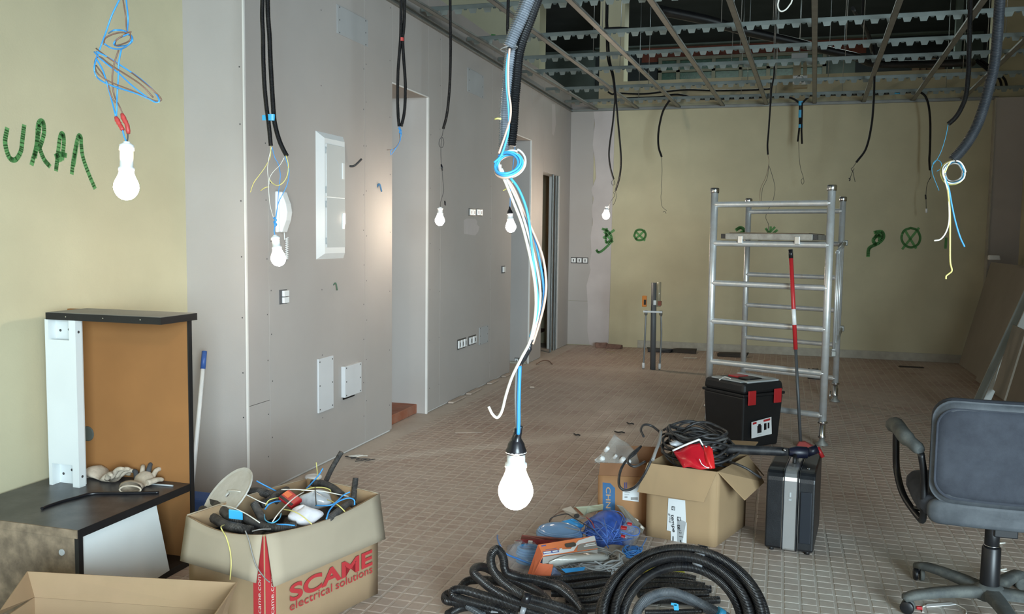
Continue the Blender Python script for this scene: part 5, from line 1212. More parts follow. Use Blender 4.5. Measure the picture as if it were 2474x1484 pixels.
# ------------------------------------------------------------------ aluminium scaffold tower
def scaffold():
    FL = V((-.49, 6.90, 0)); FR_ = V((.325, 6.57, 0)); d = V((.186, 1.83, 0)); BL = FL+d; BR = FR_+d
    r = root('scaffold_tower', (FL+BR)/2, 'small aluminium scaffold tower with ladder frames and a platform', 'scaffold')
    zr_ = [1.70, 1.41, 1.11, .82, .51, .21]
    for nm, a, b in (('front', FL, FR_), ('back', BL, BR)):
        fr = MB()
        for p in (a, b):
            fr.tube([p+upz*.17, p+upz*1.80], .0265, 14)
        o = fr.build('post_pair', ALU, r)
        for p in (a, b):
            MB().lathe([(.030, 0), (.033, .004), (.033, .035), (.029, .04)], p+upz*1.785, 16).build('collar', CHROME, o)
            MB().lathe([(.026, 0), (.030, .006), (.022, .02), (.0205, .15)], p+upz*.05, 14).build('leg_jack', CHROME, o)
            MB().lathe([(.034, 0), (.036, .01), (.03, .018)], p+upz*.155, 14).build('jack_nut', CHROME, o)
            MB().lathe([(.045, 0), (.045, .008), (.02, .03), (.018, .05)], p, 16).build('base_plate', GALVD, o)
        for z in zr_:
            MB().tube([a+upz*z, a.lerp(b, .03)+upz*z, a.lerp(b, .97)+upz*z, b+upz*z], [.027, .0215, .0215, .027], 12).build('rung', ALU, o)
    # platform
    u = (FR_-FL).normalized(); w_ = d.normalized(); z0 = 1.44
    P0 = FL+u*.10+w_*.0; Lp = d.length
    pl = MB(); pl.obox(P0+upz*z0-w_*.03, u*.66, w_*(Lp+.06), upz*.045)
    PLT = mat('platform_dusty', 'A8A49C', .6, .3, var=.2, scale=16, dust='6E675C', damt=.5, dscale=12)
    o = pl.build('platform', PLT, r, bevel=.006)
    MB().obox(P0+upz*(z0+.045)+u*.03, u*.60, w_*Lp, upz*.008).build('platform_deck', mat('deck_ply', '6A5A48', .85, var=.3), r)
    for s_ in (-.035, .66): MB().obox(P0+upz*(z0+.006)+u*s_-w_*.02, u*.035, w_*.06, upz*.035).build('end_cap', BLKD, r)
    for s_ in (.10, .53): MB().obox(P0+upz*(z0-.03)+u*s_-w_*.036, u*.04, w_*.05, upz*.06).build('hook', ALU, r, bevel=.006)
    # side guard: three thin uprights with cross ties, hung on the right side
    tops = [FR_.lerp(BR, t) for t in (.42, .58, .76)]
    for q in tops: MB().cyl(q+upz*.60+V((.02, 0, 0)), q+upz*1.36+V((.02, 0, 0)), .011, 8).build('guard_bar', ALU, r)
    MB().cyl(tops[0]+upz*1.35+V((.02, 0, 0)), BR+upz*1.42+V((.03, 0, 0)), .016, 8).build('guard_tie', ALU, r); MB().cyl(tops[0]+upz*.58+V((.02, 0, 0)), BR+upz*.66+V((.03, 0, 0)), .016, 8).build('guard_tie', ALU, r)
    MB().cbox(BR+upz*1.42+V((.03, 0, 0)), V((.05, 0, 0)), V((0, .05, 0)), upz*.05).build('clamp', GALVD, r, bevel=.008); MB().cbox(BR+upz*.66+V((.03, 0, 0)), V((.05, 0, 0)), V((0, .05, 0)), upz*.05).build('clamp', GALVD, r, bevel=.008); MB().cbox(tops[0]+upz*.56+V((.02, 0, 0)), V((.04, 0, 0)), V((0, .05, 0)), upz*.05).build('clamp', GALVD, r, bevel=.008)
    MB().tube([BR+V((-.04, -.05, .10)), BR+V((-.05, -.06, .03)), BR+V((-.02, -.03, .012)), BR+V((.02, 0, .03)), BR+V((.02, 0, .12))], .006, 6).build('lever', CHROME, r)
    # red and grey pole
    a = onf(1934, 1078, z=.0); b = at(1910, 603, 6.60)
    rp = root('pole_brush', a, 'red and grey pole with a red foot leaning on the scaffold', 'pole')
    L = lambda t: a.lerp(b, t)
    MB().cyl(L(.0)+upz*.02, L(.50), .011, 10).build('grey_tube', mat('grey_tube', '55585A', .5, .3), rp); MB().cyl(L(.49), L(.965), .0145, 10).build('red_tube', REDP, rp); MB().cyl(L(.615), L(.695), .0152, 10).build('label', WPL, rp); MB().cyl(L(.955), L(1.0), .0155, 10).build('cap', KTAPE, rp)
    MB().hexa([a+V(p) for p in ((-.03, -.05, 0), (.10, -.05, 0), (.10, .03, 0), (-.03, .03, 0), (-.01, -.02, .035), (.03, -.02, .035), (.03, .02, .035), (-.01, .02, .035))]).build('foot', mat('faded_red', 'A84A46', .6), rp, bevel=.004)
scaffold()

# ------------------------------------------------------------------ office chair
def chair():
    cx, cy = .832, 3.80
    r = root('office_chair', (cx, cy, 0), 'dusty grey blue office chair seen from behind, cut by the right edge', 'chair')
    FAB = mat('chair_fabric', '343841', .9, var=.12, scale=30, bump=.2, bscale=400, dust='4E535C', damt=.45, dscale=6)
    SHELL = mat('chair_shell', '3E4349', .6, var=.1, dust='666B70', damt=.5, dscale=6)
    CB = mat('chair_black', '15161A', .4, var=.1); DUSTY = mat('dusty_plastic', '4E5252', .8, var=.15, dust='727570', damt=.8, dscale=10)
    yb_ = 3.54
    # backrest: rounded slab, slightly curved
    def slab(x0, x1, z0, z1, y, th, rad, curve, lean, m, name, n=8):
        pts = []
        for (ax_, az_, a0) in ((x1-rad, z1-rad, 0), (x0+rad, z1-rad, 90), (x0+rad, z0+rad, 180), (x1-rad, z0+rad, 270)):
            for k_ in range(n+1):
                a = math.radians(a0+90*k_/n); pts.append((ax_+rad*math.cos(a), az_+rad*math.sin(a)))
        full = []
        for q_ in range(len(pts)):
            a_, b_ = pts[q_], pts[(q_+1) % len(pts)]; m_ = max(1, int(math.hypot(b_[0]-a_[0], b_[1]-a_[1])/.03))
            full += [(a_[0]+(b_[0]-a_[0])*w_/m_, a_[1]+(b_[1]-a_[1])*w_/m_) for w_ in range(m_)]
        pts = full; xm = (x0+x1)/2; zm = (z0+z1)/2
        f = lambda x, z, dy, s_: V((xm+(x-xm)*s_, y+dy+curve*((x-xm)*s_/(x1-xm))**2+lean*((z-zm)*s_+zm-z0), zm+(z-zm)*s_))
        mb = MB(); rings = [(0, .0), (0, .3), (0, .6), (0, .86), (.006, .97), (.02, 1.0), (th-.02, 1.0), (th-.006, .97), (th, .86), (th, .6), (th, .3), (th, 0)]
        rows = [[f(x, z, dy, s_) for x, z in pts+[pts[0]]] for dy, s_ in rings]
        return mb.grid(rows).build(name, m, r)
    xl_, xr_ = .562, 1.102
    slab(xl_, xr_, .475, .865, yb_, .035, .075, .03, -.02, SHELL, 'back_shell'); slab(xl_+.006, xr_-.006, .49, .868, yb_+.034, .06, .075, .03, -.02, FAB, 'back_cushion')
    slab(xl_+.012, xr_-.012, .50, .84, yb_-.007, .012, .07, .03, -.02, FAB, 'back_cover')
    slab(xl_+.0, xr_, .395, .485, yb_+.012, .05, .035, .02, 0, SHELL, 'seat_rear')
    # seat
    rows = []; n = 28
    for (s_, z) in ((0, .405), (.8, .405), (.97, .415), (1, .435), (1, .465), (.95, .485), (.8, .492), (0, .495)):
        row = []
        for k_ in range(n+1):
            a = 2*PI*k_/n; ca, sa = math.cos(a), math.sin(a); e_ = .35
            row.append(V((cx+s_*.30*math.copysign(abs(ca)**e_, ca), cy+.02+s_*.24*math.copysign(abs(sa)**e_, sa), z)))
        rows.append(row)
    MB().grid(rows).build('seat', FAB, r); MB().cbox((cx, cy, .385), V((.2, 0, 0)), V((0, .16, 0)), V((0, 0, .04))).build('seat_plate', CB, r, bevel=.01)
    MB().box(cx-.04, cx+.04, yb_+.05, yb_+.07, .36, .60).build('back_bracket', CB, r, bevel=.004)
    # arms
    for sgn in (-1, 1):
        X = lambda x: cx+sgn*(x-.005)
        ar = MB().tube(catmull([V((X(.30), cy-.17, .655)), V((X(.345), cy-.08, .685)), V((X(.36), cy+.06, .70)), V((X(.365), cy+.15, .685))], 6), [.016]+[.024]*4+[.03]*8+[.032]*5+[.026], 10, flat=(0, 0, 1)).build('armrest', DUSTY, r)
        MB().tube(catmull([V((X(.355), cy+.12, .68)), V((X(.352), cy+.125, .60)), V((X(.345), cy+.12, .50)), V((X(.325), cy+.04, .42)), V((X(.285), cy-.10, .375)), V((X(.278), cy-.14, .385)), V((X(.28), cy-.155, .44)), V((X(.285), cy-.16, .56)), V((X(.30), cy-.165, .645))], 5), .0135, 8).build('arm_loop', CB, ar)
        MB().cyl((X(.2), cy-.05, .40), (X(.30), cy-.05, .395), .010, 8).build('arm_bracket', CB, ar)
    # column and base
    MB().cyl((cx, cy, .20), (cx, cy, .40), .027, 18).build('gas_lift', CB, r); MB().lathe([(.034, .075), (.036, .09), (.034, .255), (.030, .26)], (cx, cy, 0), 20).build('column_sleeve', CB, r); MB().lathe([(.0275, .262), (.0295, .264), (.0275, .267)], (cx, cy, 0), 18).build('ring', CHROME, r)
    MB().lathe([(.05, .05), (.062, .06), (.055, .095), (.04, .105), (.036, .108)], (cx, cy, 0), 20).build('base_hub', DUSTY, r)
    ends = onf(2180, 1440, z=.07); a0 = math.atan2(ends.y-cy, ends.x-cx)
    for k_ in range(5):
        a = a0+k_*2*PI/5; dx, dy = math.cos(a), math.sin(a); sx, sy = -dy, dx
        pts = [(.04, .085, .032, .036), (.12, .088, .029, .032), (.22, .086, .026, .028), (.31, .078, .024, .026), (.35, .068, .02, .022)]
        rows = []
        for (d_, z, w_, h_) in pts:
            rows.append([V((cx+dx*d_+sx*w_*u, cy+dy*d_+sy*w_*u, z+h_*v/2-.005)) for u, v in ((-1, -1), (-1, .5), (-.7, 1), (.7, 1), (1, .5), (1, -1), (-1, -1))])
        rows.append([V((cx+dx*.356, cy+dy*.356, .058))]*7)
        arm = MB().grid(rows).build('base_arm', DUSTY, r)
        px_, py_ = cx+dx*.335, cy+dy*.335; ca = a+.9
        wx, wy = math.cos(ca), math.sin(ca)
        for q in (-1, 1): MB().lathe([(.010, 0), (.024, .001), (.026, .004), (.026, .014), (.022, .017), (.004, .018)], (px_+wx*.004*q, py_+wy*.004*q, .026), 16, (wx*q, wy*q, 0)).build('caster', CB if q > 0 else DUSTY, arm)
        MB().cyl((px_, py_, .03), (px_, py_, .062), .008, 8).build('caster_stem', CB, arm)
chair()
def fwire(pts, r_, m, name, lb, cat='wire', grp=None, z=None):
    o = MB().tube(catmull([onf(p[0], p[1], z=(p[2] if len(p) > 2 else r_)) for p in pts], 6), r_, 7).build(name, m); return tag(o, lb, cat, grp)
k7 = 7.88
f7 = lambda pts: [(2160+a/k7, 1340+b/k7) for a, b in pts]
fwire(f7([(550, 1100), (540, 1020), (600, 980), (900, 950), (1150, 945), (1300, 1010), (1370, 1060), (1375, 1130)]), .0022, WHITEW, 'thin_cable', 'thin white cable bent on the floor under the chair base')
o = MB().ext([onf(*p, z=.003) for p in f7([(590, 985), (640, 955), (1090, 925), (1180, 958), (1060, 975), (620, 1010)])], (0, 0, .003)).build('plastic_strip', WPL); tag(o, 'flat white plastic strip on the floor beside the chair caster', 'strip')
o = MB().cbox(onf(2221, 1469, z=.008), V((.022, 0, 0)), V((0, .016, 0)), V((0, 0, .012))).build('plug', REDP, bevel=.003); tag(o, 'small red plug on the floor by the chair caster', 'plug')
fwire(f7([(2140, 275), (2000, 300), (2150, 330), (2250, 380), (2400, 430), (2520, 435)]), .003, WHITEW, 'floor_cable', 'pale frayed cable on the floor behind the chair')
fwire([(2408, 1314), (2428, 1312)], .004, WHITEW, 'wire_scrap', 'tiny white scrap on the floor right of the chair column')

# ------------------------------------------------------------------ conduit bundles at the bottom
CB2 = mat('conduit_coil', '15161A', .3, var=.2, scale=8, rib=.0052, dust='4A4743', damt=.4, dscale=12)
CB3 = mat('conduit_coil_grey', '4A5056', .4, var=.15, scale=8, rib=.0052, dust='7E8184', damt=.45, dscale=12)
k8 = 5.89
g8 = lambda a, b, z: onf(1060+a/k8, 1300+b/k8, z=z)
r = root('conduit_bundle', g8(900, 800, 0), 'left bundle of thick black corrugated conduit with loops sticking up, taped together', 'conduit')
def big(pts, r_=.0175, m=CB2): return MB().tube(catmull([g8(*p) for p in pts], 7), r_, 12).build('conduit', m, r)
big([(2000, 1090, .07), (1800, 1010, .10), (1550, 930, .13), (1300, 860, .15), (1100, 760, .17), (900, 620, .19), (780, 470, .215), (740, 330, .24), (755, 230, .26), (820, 160, .27), (890, 220, .255), (925, 320, .23), (935, 420, .20), (980, 500, .17), (1150, 560, .14), (1400, 600, .13), (1650, 680, .12), (1800, 780, .11), (1950, 930, .09), (2050, 1080, .07)], .0165)
big([(1750, 1090, .07), (1500, 1000, .10), (1250, 930, .12), (1000, 850, .135), (750, 720, .15), (600, 600, .165), (500, 500, .18), (520, 430, .185), (600, 410, .175), (700, 440, .15), (800, 500, .12), (900, 560, .10), (1150, 640, .09), (1400, 760, .08), (1550, 900, .07), (1600, 1050, .05)], .0165)
big([(1500, 1110, .06), (1200, 1010, .08), (900, 900, .10), (600, 810, .11), (350, 740, .115), (220, 745, .11), (190, 800, .10), (250, 850, .09), (500, 920, .07), (800, 1000, .06), (1000, 1080, .05)], .0165)
big([(1100, 1100, .04), (800, 1000, .05), (500, 930, .06), (250, 910, .065), (110, 890, .065), (95, 830, .07), (160, 790, .08), (300, 780, .08)], .0165)
big([(300, 720, .05), (400, 620, .07), (520, 600, .075), (700, 600, .07), (900, 640, .06), (1200, 740, .05), (1500, 860, .04)], .0165)
big([(950, 480, .10), (1200, 560, .08), (1500, 600, .07), (1800, 590, .06), (2200, 540, .06), (2450, 540, .06)], .0165)
big([(1250, 660, .05), (1600, 690, .05), (1900, 700, .05), (2300, 640, .05), (2480, 620, .05)], .0165); big([(1600, 780, .04), (1900, 790, .04), (2200, 780, .04), (2480, 720, .04)], .0165)
big([(1500, 640, .085), (1750, 680, .085), (1880, 790, .08), (1960, 930, .07), (2060, 1090, .06)], .0165); big([(1800, 900, .03), (2100, 890, .03), (2400, 830, .03)], .0165); big([(1700, 980, .025), (2100, 1000, .025), (2400, 960, .025)], .0165)
big([(130, 1090, .03), (300, 1000, .03), (500, 980, .035), (700, 1030, .035), (800, 1090, .03)], .0165); big([(400, 970, .05), (520, 1040, .045), (640, 1100, .04)], .012, CB3)
t0 = [g8(1210, 850, .165), g8(1290, 860, .155)]; MB().tube([g8(1190, 835, .16), g8(1300, 880, .15)], .021, 12).build('tape', KTAPE, r); MB().tube([g8(1165, 1020, .085), g8(1235, 1045, .08)], .0185, 12).build('tape', mat('grey_tape', '8E9196', .3), r)
MB().cbox(g8(870, 1040, .055), V((.06, .01, 0)), V((0, .02, .004)), V((0, 0, .004))).build('tape', mat('grey_tape', '8E9196', .3), r)
# right coil leaning on the pile
r = root('conduit_coil', onf(1645, 1500, z=0), 'right coil of black corrugated conduit, tilted up and taped at the top', 'conduit')
cc = onf(1646, 1504, z=.16); vdir = V((0, math.cos(math.radians(42)), math.sin(math.radians(42)))); ndir = V((0, -math.sin(math.radians(42)), math.cos(math.radians(42))))
for q, (rad, nn, rr_) in enumerate(((.272, 0, .0165), (.262, .026, .0165), (.250, -.022, .0165), (.232, .012, .0165), (.222, .035, .0165), (.205, -.006, .016))):
    ex = [1.02, 1.0, .99, .98, 1.0, .97][q]
    pts = [cc+V((rad*ex*math.cos(t), 0, 0))+vdir*(rad*math.sin(t))+ndir*(nn+.006*math.sin(2*t+q)) for t in [2*PI*k_/26 for k_ in range(26)]]
    MB().tube(catmull(pts, 4, True), rr_, 12, closed=True).build('conduit', CB2, r)
an = math.radians(80); pc = cc+V((.23*math.cos(an)+.01, 0, 0))+vdir*(.245*math.sin(an)); tdir = V((math.sin(an), 0, 0))-vdir*math.cos(an)
for (rad, nn, m, w_) in ((.268, .01, KTAPE, .034), (.229, .022, mat('grey_tape', '8E9196', .3), .034)):
    p = cc+V((rad*math.cos(an), 0, 0))+vdir*(rad*math.sin(an))+ndir*nn; MB().tube([p-tdir*w_/2, p+tdir*w_/2], .023, 12).build('tape', m, r)
# conduit ends through the coil
g9 = lambda a, b, z: onf(1440+a/k8, 1300+b/k8, z=z)
r = root('conduit_bundle', g9(1000, 650, 0), 'flat bundle of black conduit lying behind the tilted coil', 'conduit')
for pts in ([(640, 560, .06), (900, 540, .065), (1200, 545, .06), (1420, 590, .055)], [(650, 640, .05), (900, 620, .05), (1250, 640, .05), (1550, 690, .045)], [(600, 720, .04), (900, 690, .04), (1300, 710, .04), (1640, 730, .04)], [(600, 800, .03), (900, 770, .03), (1250, 800, .03), (1600, 800, .03)], [(700, 900, .02), (1000, 880, .02), (1400, 900, .02), (1750, 880, .02)]):
    MB().tube(catmull([g9(*p) for p in pts], 6), .0155, 11).build('conduit', CB2, r)
r = root('conduit_coil', g9(1100, 950, 0), 'small coil of grey corrugated conduit with blue ties, inside the big tilted coil', 'conduit')
for j, dz in ((0, 0), (1, -.035)):
    MB().tube(catmull([g9(a, b+j*40, z+dz) for a, b, z in [(560, 1300, .05), (560, 1120, .09), (620, 960, .13), (740, 850, .16), (920, 780, .175), (1100, 775, .17), (1300, 840, .15), (1500, 940, .12), (1700, 1040, .09), (1860, 1120, .06)]], 7), .0165, 12).build('conduit', CB3, r)
p = g9(1770, 1075, .085); q_ = g9(1700, 1035, .097); MB().tube([q_.lerp(p, .3), p.lerp(q_, -.5)], .0195, 12).build('tape', BTAPE, r)
p = g9(1140, 985, .12); MB().cbox(p, V((.018, 0, .002)), V((0, .004, 0)), V((-.003, 0, .024))).build('blue_tie', BTAPE, r, bevel=.002); MB().cbox(p+V((-.008, 0, .01)), V((.02, 0, 0)), V((0, .004, 0)), V((0, 0, .008))).build('blue_tie', BTAPE, r)
MB().tube(catmull([g9(700, 1060, .10), g9(1050, 1055, .10), g9(1500, 1040, .09)], 4), .010, 8).build('conduit', CB2, r)
bag(g9(930, 480, .03), .10, .05, .03, mat('yellow_film', 'B4AE3C', .4, var=.3), 'plastic_bag', 'yellow plastic wrapping showing through the tilted coil', 'bag', 21)

# ------------------------------------------------------------------ heap of cable packs
k9 = 6.344
h9 = lambda a, b, z: onf(1190+a/k9, 1200+b/k9, z=z)
# blue wire mass in a bag
def tangle(c, sx, sy, sz, n, m, r_, seed, par, name='loop'):
    rnd = random.Random(seed)
    for q in range(n):
        u = V((rnd.uniform(-1, 1), rnd.uniform(-1, 1), rnd.uniform(-.5, .5))).normalized(); v = u.orthogonal().normalized() if rnd.random() < .5 else u.cross(V((0, 0, 1))).normalized()
        R_ = rnd.uniform(.5, 1); o_ = V((rnd.uniform(-.3, .3)*sx, rnd.uniform(-.3, .3)*sy, rnd.uniform(-.2, .2)*sz)); pts = []
        for k_ in range(9):
            t = 2*PI*k_/9; p = u*math.cos(t)+v*math.sin(t)*rnd.uniform(.7, 1); pts.append(V(c)+o_+V((p.x*sx*R_, p.y*sy*R_, abs(p.z)*sz*R_-.2*sz)))
        MB().tube(catmull(pts, 4, True), r_, 5, closed=True).build(name, m, par)
c = h9(1760, 480, .075)
r = root('wire_bundle', c, 'big tangle of bright blue wire in the heap before the light brown box', 'wire bundle')
BW = mat('blue_wire_mass', '5580D4', .4, var=.15, scale=30)
bg = []; 
for j in range(9):
    t = -.3+(PI/2+.3)*j/8
    bg.append([c+V((.10*math.cos(a)*math.cos(t)*(1+.1*math.sin(3*a+j)), .14*math.sin(a)*math.cos(t)*(1+.1*math.sin(4*a)), -.05+.13*math.sin(t))) for a in [2*PI*q/16 for q in range(17)]])
MB().grid(bg).build('core', mat('blue_core', '3A60B8', .5, var=.4, scale=30), r)
tangle(c+V((0, 0, -.01)), .115, .15, .105, 46, BW, .0024, 11, r)
for (a0, b0, a1, b1) in ((1560, 420, 1800, 700), (1620, 360, 1840, 640), (1700, 330, 1760, 720), (1900, 380, 1760, 640), (2000, 330, 1820, 700), (1580, 540, 1780, 790), (1960, 480, 1800, 560)):
    MB().tube(catmull([h9(a0, b0, .15), h9((a0+a1)/2+20, (b0+b1)/2, .15), h9(a1, b1, .10)], 5), .0026, 6).build('loop', BW, r)
MB().tube(catmull([h9(2120, 450, .10), h9(2230, 480, .10), h9(2250, 560, .09), h9(2160, 600, .09), h9(1960, 540, .12)], 5), .003, 6).build('loop', BW, r)
FILM = mat('bag_film', 'AEB8C8', .2, var=.2, alpha=.45, bump=.4, bscale=40)
bag(h9(2060, 560, .06), .055, .09, .06, FILM, 'plastic_bag', 'clear crumpled plastic at the right side of the blue wire tangle', 'bag', 31)
for (a, b, s_) in ((2010, 480, .018), (2100, 420, .014), (2000, 610, .012)):
    o = MB().cbox(h9(a, b, .125), V((s_*1.6, .004, -.004)), V((0, s_, .006)), V((.002, 0, s_*.5))).build('label_scrap', REDP, bevel=.003); tag(o, {.018: 'largest', .014: 'upper right', .012: 'lowest'}[s_]+' of three red label scraps on the clear plastic by the blue tangle', 'scrap', 'red label scraps')
# white backing cards behind
r = root('packaging_card', h9(1180, 220, .05), 'white torn packaging card with a hole, at the back of the heap', 'card')
sheet([h9(1060, 195, .10), h9(1200, 150, .115), h9(1330, 290, .10), h9(1420, 340, .09), h9(1300, 360, .07), h9(1180, 300, .075)], .003, 'card', mat('card_white', 'C9BFB2', .7), r); MB().lathe([(.001, 0), (.014, 0), (.014, .001)], h9(1290, 300, .10), 12, (0, -.6, .8)).build('hole', DKW, r)
sheet([h9(1240, 165, .11), h9(1460, 150, .12), h9(1700, 120, .12), h9(1690, 200, .11), h9(1450, 260, .09), h9(1400, 300, .085)], .003, 'card', mat('card_green', 'B4BAA2', .7), r)
sheet([h9(1240, 170, .113), h9(1275, 165, .113), h9(1400, 285, .098), h9(1365, 290, .098)], .001, 'print', mat('card_brown', '8A5638', .7), r)
o = sheet([h9(1900, 130, .13), h9(1990, 150, .13), h9(2330, 480, .06), h9(2290, 560, .03), h9(2050, 330, .10)], .004, 'packaging_card', mat('card_grey', '8E897E', .8, var=.2)); tag(o, 'dirty grey card strip behind the blue tangle, against the box', 'card')
for k_, (a, b) in enumerate(((2060, 240), (2205, 360), (2290, 470))):
    o = MB().cbox(h9(a, b, .10-.02*k_), V((.016, .006, -.01)), V((-.004, .010, 0)), V((.002, 0, .012))).build('paper_scrap', mat('card_white', 'C9BFB2', .7), bevel=.002); tag(o, ('uppermost', 'middle', 'lowest')[k_]+' of three white paper scraps on the dirty grey card strip', 'scrap', 'white scraps on the card strip')
# light blue bag and wires left of the tangle
bag(h9(1200, 430, .075), .055, .03, .025, mat('sky_blue_bag', '3E94D0', .3, var=.15), 'plastic_bag', 'small sky blue plastic bag in the middle of the heap', 'bag', 41)
for m, pts, lb in ((DKW, [(860, 430, .06), (900, 330, .08), (1050, 280, .10), (1150, 270, .11), (1250, 330, .11), (1400, 420, .11), (1570, 530, .10)], 'thin dark wire arching over the back of the heap'), (GREYW, [(850, 450, .06), (900, 435, .08), (1050, 460, .09), (1200, 495, .09), (1340, 520, .09)], 'pale grey wire across the sky blue bag'), (BROWN, [(860, 420, .05), (940, 300, .06), (1060, 230, .08), (1180, 225, .10)], 'brown wire loop at the back left of the heap'), (RTAPE, [(1440, 320, .12), (1520, 390, .13), (1560, 480, .12)], 'thin red wire on the blue tangle')):
    o = MB().tube(catmull([h9(*p) for p in pts], 6), .0025, 6).build('loose_wire', m); tag(o, lb, 'wire')
# clear wrapped coil with blue label
def wrapcoil(c, rx_, ry_, n, r_, m, par, name='loop', dz=.006, tilt=0.0):
    for q in range(n):
        s_ = 1-.05*(q % 3); pts = [V(c)+V((rx_*s_*math.cos(t), ry_*s_*math.sin(t), q*dz+tilt*math.sin(t)*ry_)) for t in [2*PI*k_/20 for k_ in range(20)]]
        MB().tube(catmull(pts, 3, True), r_, 6, closed=True).build(name, m, par)
c = h9(1020, 600, .05)
r = root('cable_pack', c, 'blue film wrapped cable coil in a torn red carton', 'cable pack')
wrapcoil(c+V((0, 0, .0)), .10, .06, 5, .006, mat('blue_film', '7FA4CE', .15, var=.2, coat=.5), r, dz=.007, tilt=.1)
rows = [[c+V((.108*s_*math.cos(t), .066*s_*math.sin(t), .014+z+.02*s_*math.sin(t))) for t in [2*PI*k_/24 for k_ in range(25)]] for s_, z in ((1, -.02), (1.03, 0), (.93, .014), (.7, .022), (.4, .026), (.15, .027), (.02, .027))]
MB().grid(rows).build('film', mat('blue_film', '7FA4CE', .15, var=.2, coat=.5), r)
RC = mat('carton_red_dusty', '9E6258', .7, var=.25, scale=20)
sheet([h9(450, 590, .065), h9(900, 640, .065), h9(1420, 640, .06), h9(1420, 700, .045), h9(900, 690, .045), h9(430, 650, .04)], .004, 'carton', RC, r)
sheet([h9(340, 680, .055), h9(470, 655, .055), h9(760, 660, .055), h9(1050, 675, .05), h9(1060, 740, .02), h9(700, 760, .02), h9(380, 850, .005)], .004, 'carton', mat('carton_red', 'A8474A', .6, var=.3, scale=30), r)
sheet([h9(330, 680, .058), h9(450, 700, .05), h9(420, 850, .012), h9(380, 850, .008)], .004, 'carton', mat('card_white', 'C9BFB2', .7), r); MB().cbox(h9(580, 705, .05), V((.02, 0, 0)), V((0, .006, .004)), V((0, 0, .012))).build('print', WPL, r)
# orange printed carton over grey coil
c = h9(1430, 1040, .045)
r = root('cable_pack', c, 'grey cable coil in an orange and white printed carton sleeve', 'cable pack')
GC = mat('grey_cable_coil', '9DA0A0', .4, var=.1)
wrapcoil(c+V((0, 0, -.03)), .155, .095, 9, .0042, GC, r, dz=.009)
rr = random.Random(3)
for q in range(7):
    pts = [c+V(((.155+rr.uniform(-.02, .02))*math.cos(t), (.10+rr.uniform(-.02, .015))*math.sin(t)-.01, .035+rr.uniform(-.03, .02)+.015*math.sin(t+q))) for t in [2*PI*k_/18 for k_ in range(18)]]
    MB().tube(catmull(pts, 3, True), .0040, 6, closed=True).build('loop', GC, r)
ORA = mat('carton_orange', 'E08050', .55, var=.06); ORD = mat('carton_orange_side', 'CC6A44', .6, var=.15)
tL, tR, bR_, bL = h9(700, 745, .165), h9(1560, 605, .175), h9(1610, 800, .15), h9(770, 915, .14)
sheet([bL, bR_, tR, tL], .004, 'sleeve_top', ORA, r)
nT = (bR_-bL).cross(tL-bL).normalized(); tp = lambda s_, t, o_=.0035: bL.lerp(bR_, s_).lerp(tL.lerp(tR, s_), t)+nT*o_
def tq(q, m, n_, o_=.003): sheet([tp(a, b, o_) for a, b in q], .0008, n_, m, r)
tq([(0, 0), (.36, 0), (.56, .04), (.66, .45), (.72, .52), (1, .6), (1, .95), (.98, .98), (.70, .80), (.60, .50), (.52, .24), (.36, .28), (0, .06)], WPL, 'print')
tq([(.62, .0), (1, .0), (1, .55), (.72, .48), (.66, .40)], mat('carton_grey', '94908A', .6, var=.1), 'print', .0032)
tq([(.02, .10), (.30, .10), (.30, .30), (.02, .30)], mat('print_navy', '5A66A0', .6), 'print', .0042); tq([(.03, .15), (.16, .15), (.16, .25), (.03, .25)], WPL, 'print', .005); tq([(.19, .15), (.28, .15), (.28, .25), (.19, .25)], WPL, 'print', .005); tq([(.32, .16), (.37, .16), (.37, .36), (.32, .36)], WPL, 'print', .0045)
tq([(.08, .40), (.28, .42), (.28, .44), (.08, .42)], mat('print_navy', '5A66A0', .6), 'print', .004); tq([(.04, .76), (.12, .77), (.12, .86), (.04, .85)], mat('print_navy', '5A66A0', .6), 'print', .004)
tq([(.76, .22), (.98, .22), (.98, .30), (.76, .30)], WPL, 'print', .0045); tq([(.80, .35), (.97, .37), (.97, .43), (.80, .41)], WPL, 'print', .0045)
pts = []
for (a0_, ca) in ((.47, 90), (.60, -90)):
    for q in range(7):
        a = math.radians(ca+180*q/6); pts.append((a0_+.035*math.cos(a), .52+.17*math.sin(a)))
tq(pts, mat('hole_dark', '4A4640', .8), 'hand_hole', .005)
sheet([bL, tL, tL+V((-.035, -.05, -.13)), bL+V((-.045, -.05, -.115))], .004, 'sleeve_side', ORD, r)
sheet([bL+V((-.04, -.03, -.115)), bL+V((.035, -.03, -.10)), bL+V((.045, .0, -.03)), bL+V((-.015, .0, -.03))], .004, 'sleeve_side', ORD, r)
sheet([bL+nT*-.004, bR_+nT*-.004, bR_+V((.0, -.006, -.03)), bL+V((0, -.006, -.03))], .003, 'sleeve_edge', mat('carton_grey', '94908A', .6, var=.1), r)
rows = [[h9(a, b, z) for a, b, z in row] for row in ([(870, 1000, .12), (1100, 910, .14), (1400, 870, .14), (1650, 850, .13), (1780, 900, .11)], [(860, 1060, .10), (1000, 990, .12), (1350, 960, .13), (1650, 940, .12), (1790, 960, .09)], [(870, 1100, .07), (1000, 1060, .10), (1300, 1020, .105), (1600, 1000, .10), (1780, 1000, .07)])]
MB().grid([catmull(a, 4) for a in rows]).build('film', mat('white_film', 'BDBEB8', .2, var=.15, bump=.4, bscale=50), r, solid=.002)
sheet([h9(1050, 1110, .10), h9(1420, 1080, .10), h9(1400, 1130, .085), h9(1120, 1170, .08)], .002, 'blue_film', mat('sky_blue_bag', '3E94D0', .3, var=.15), r)
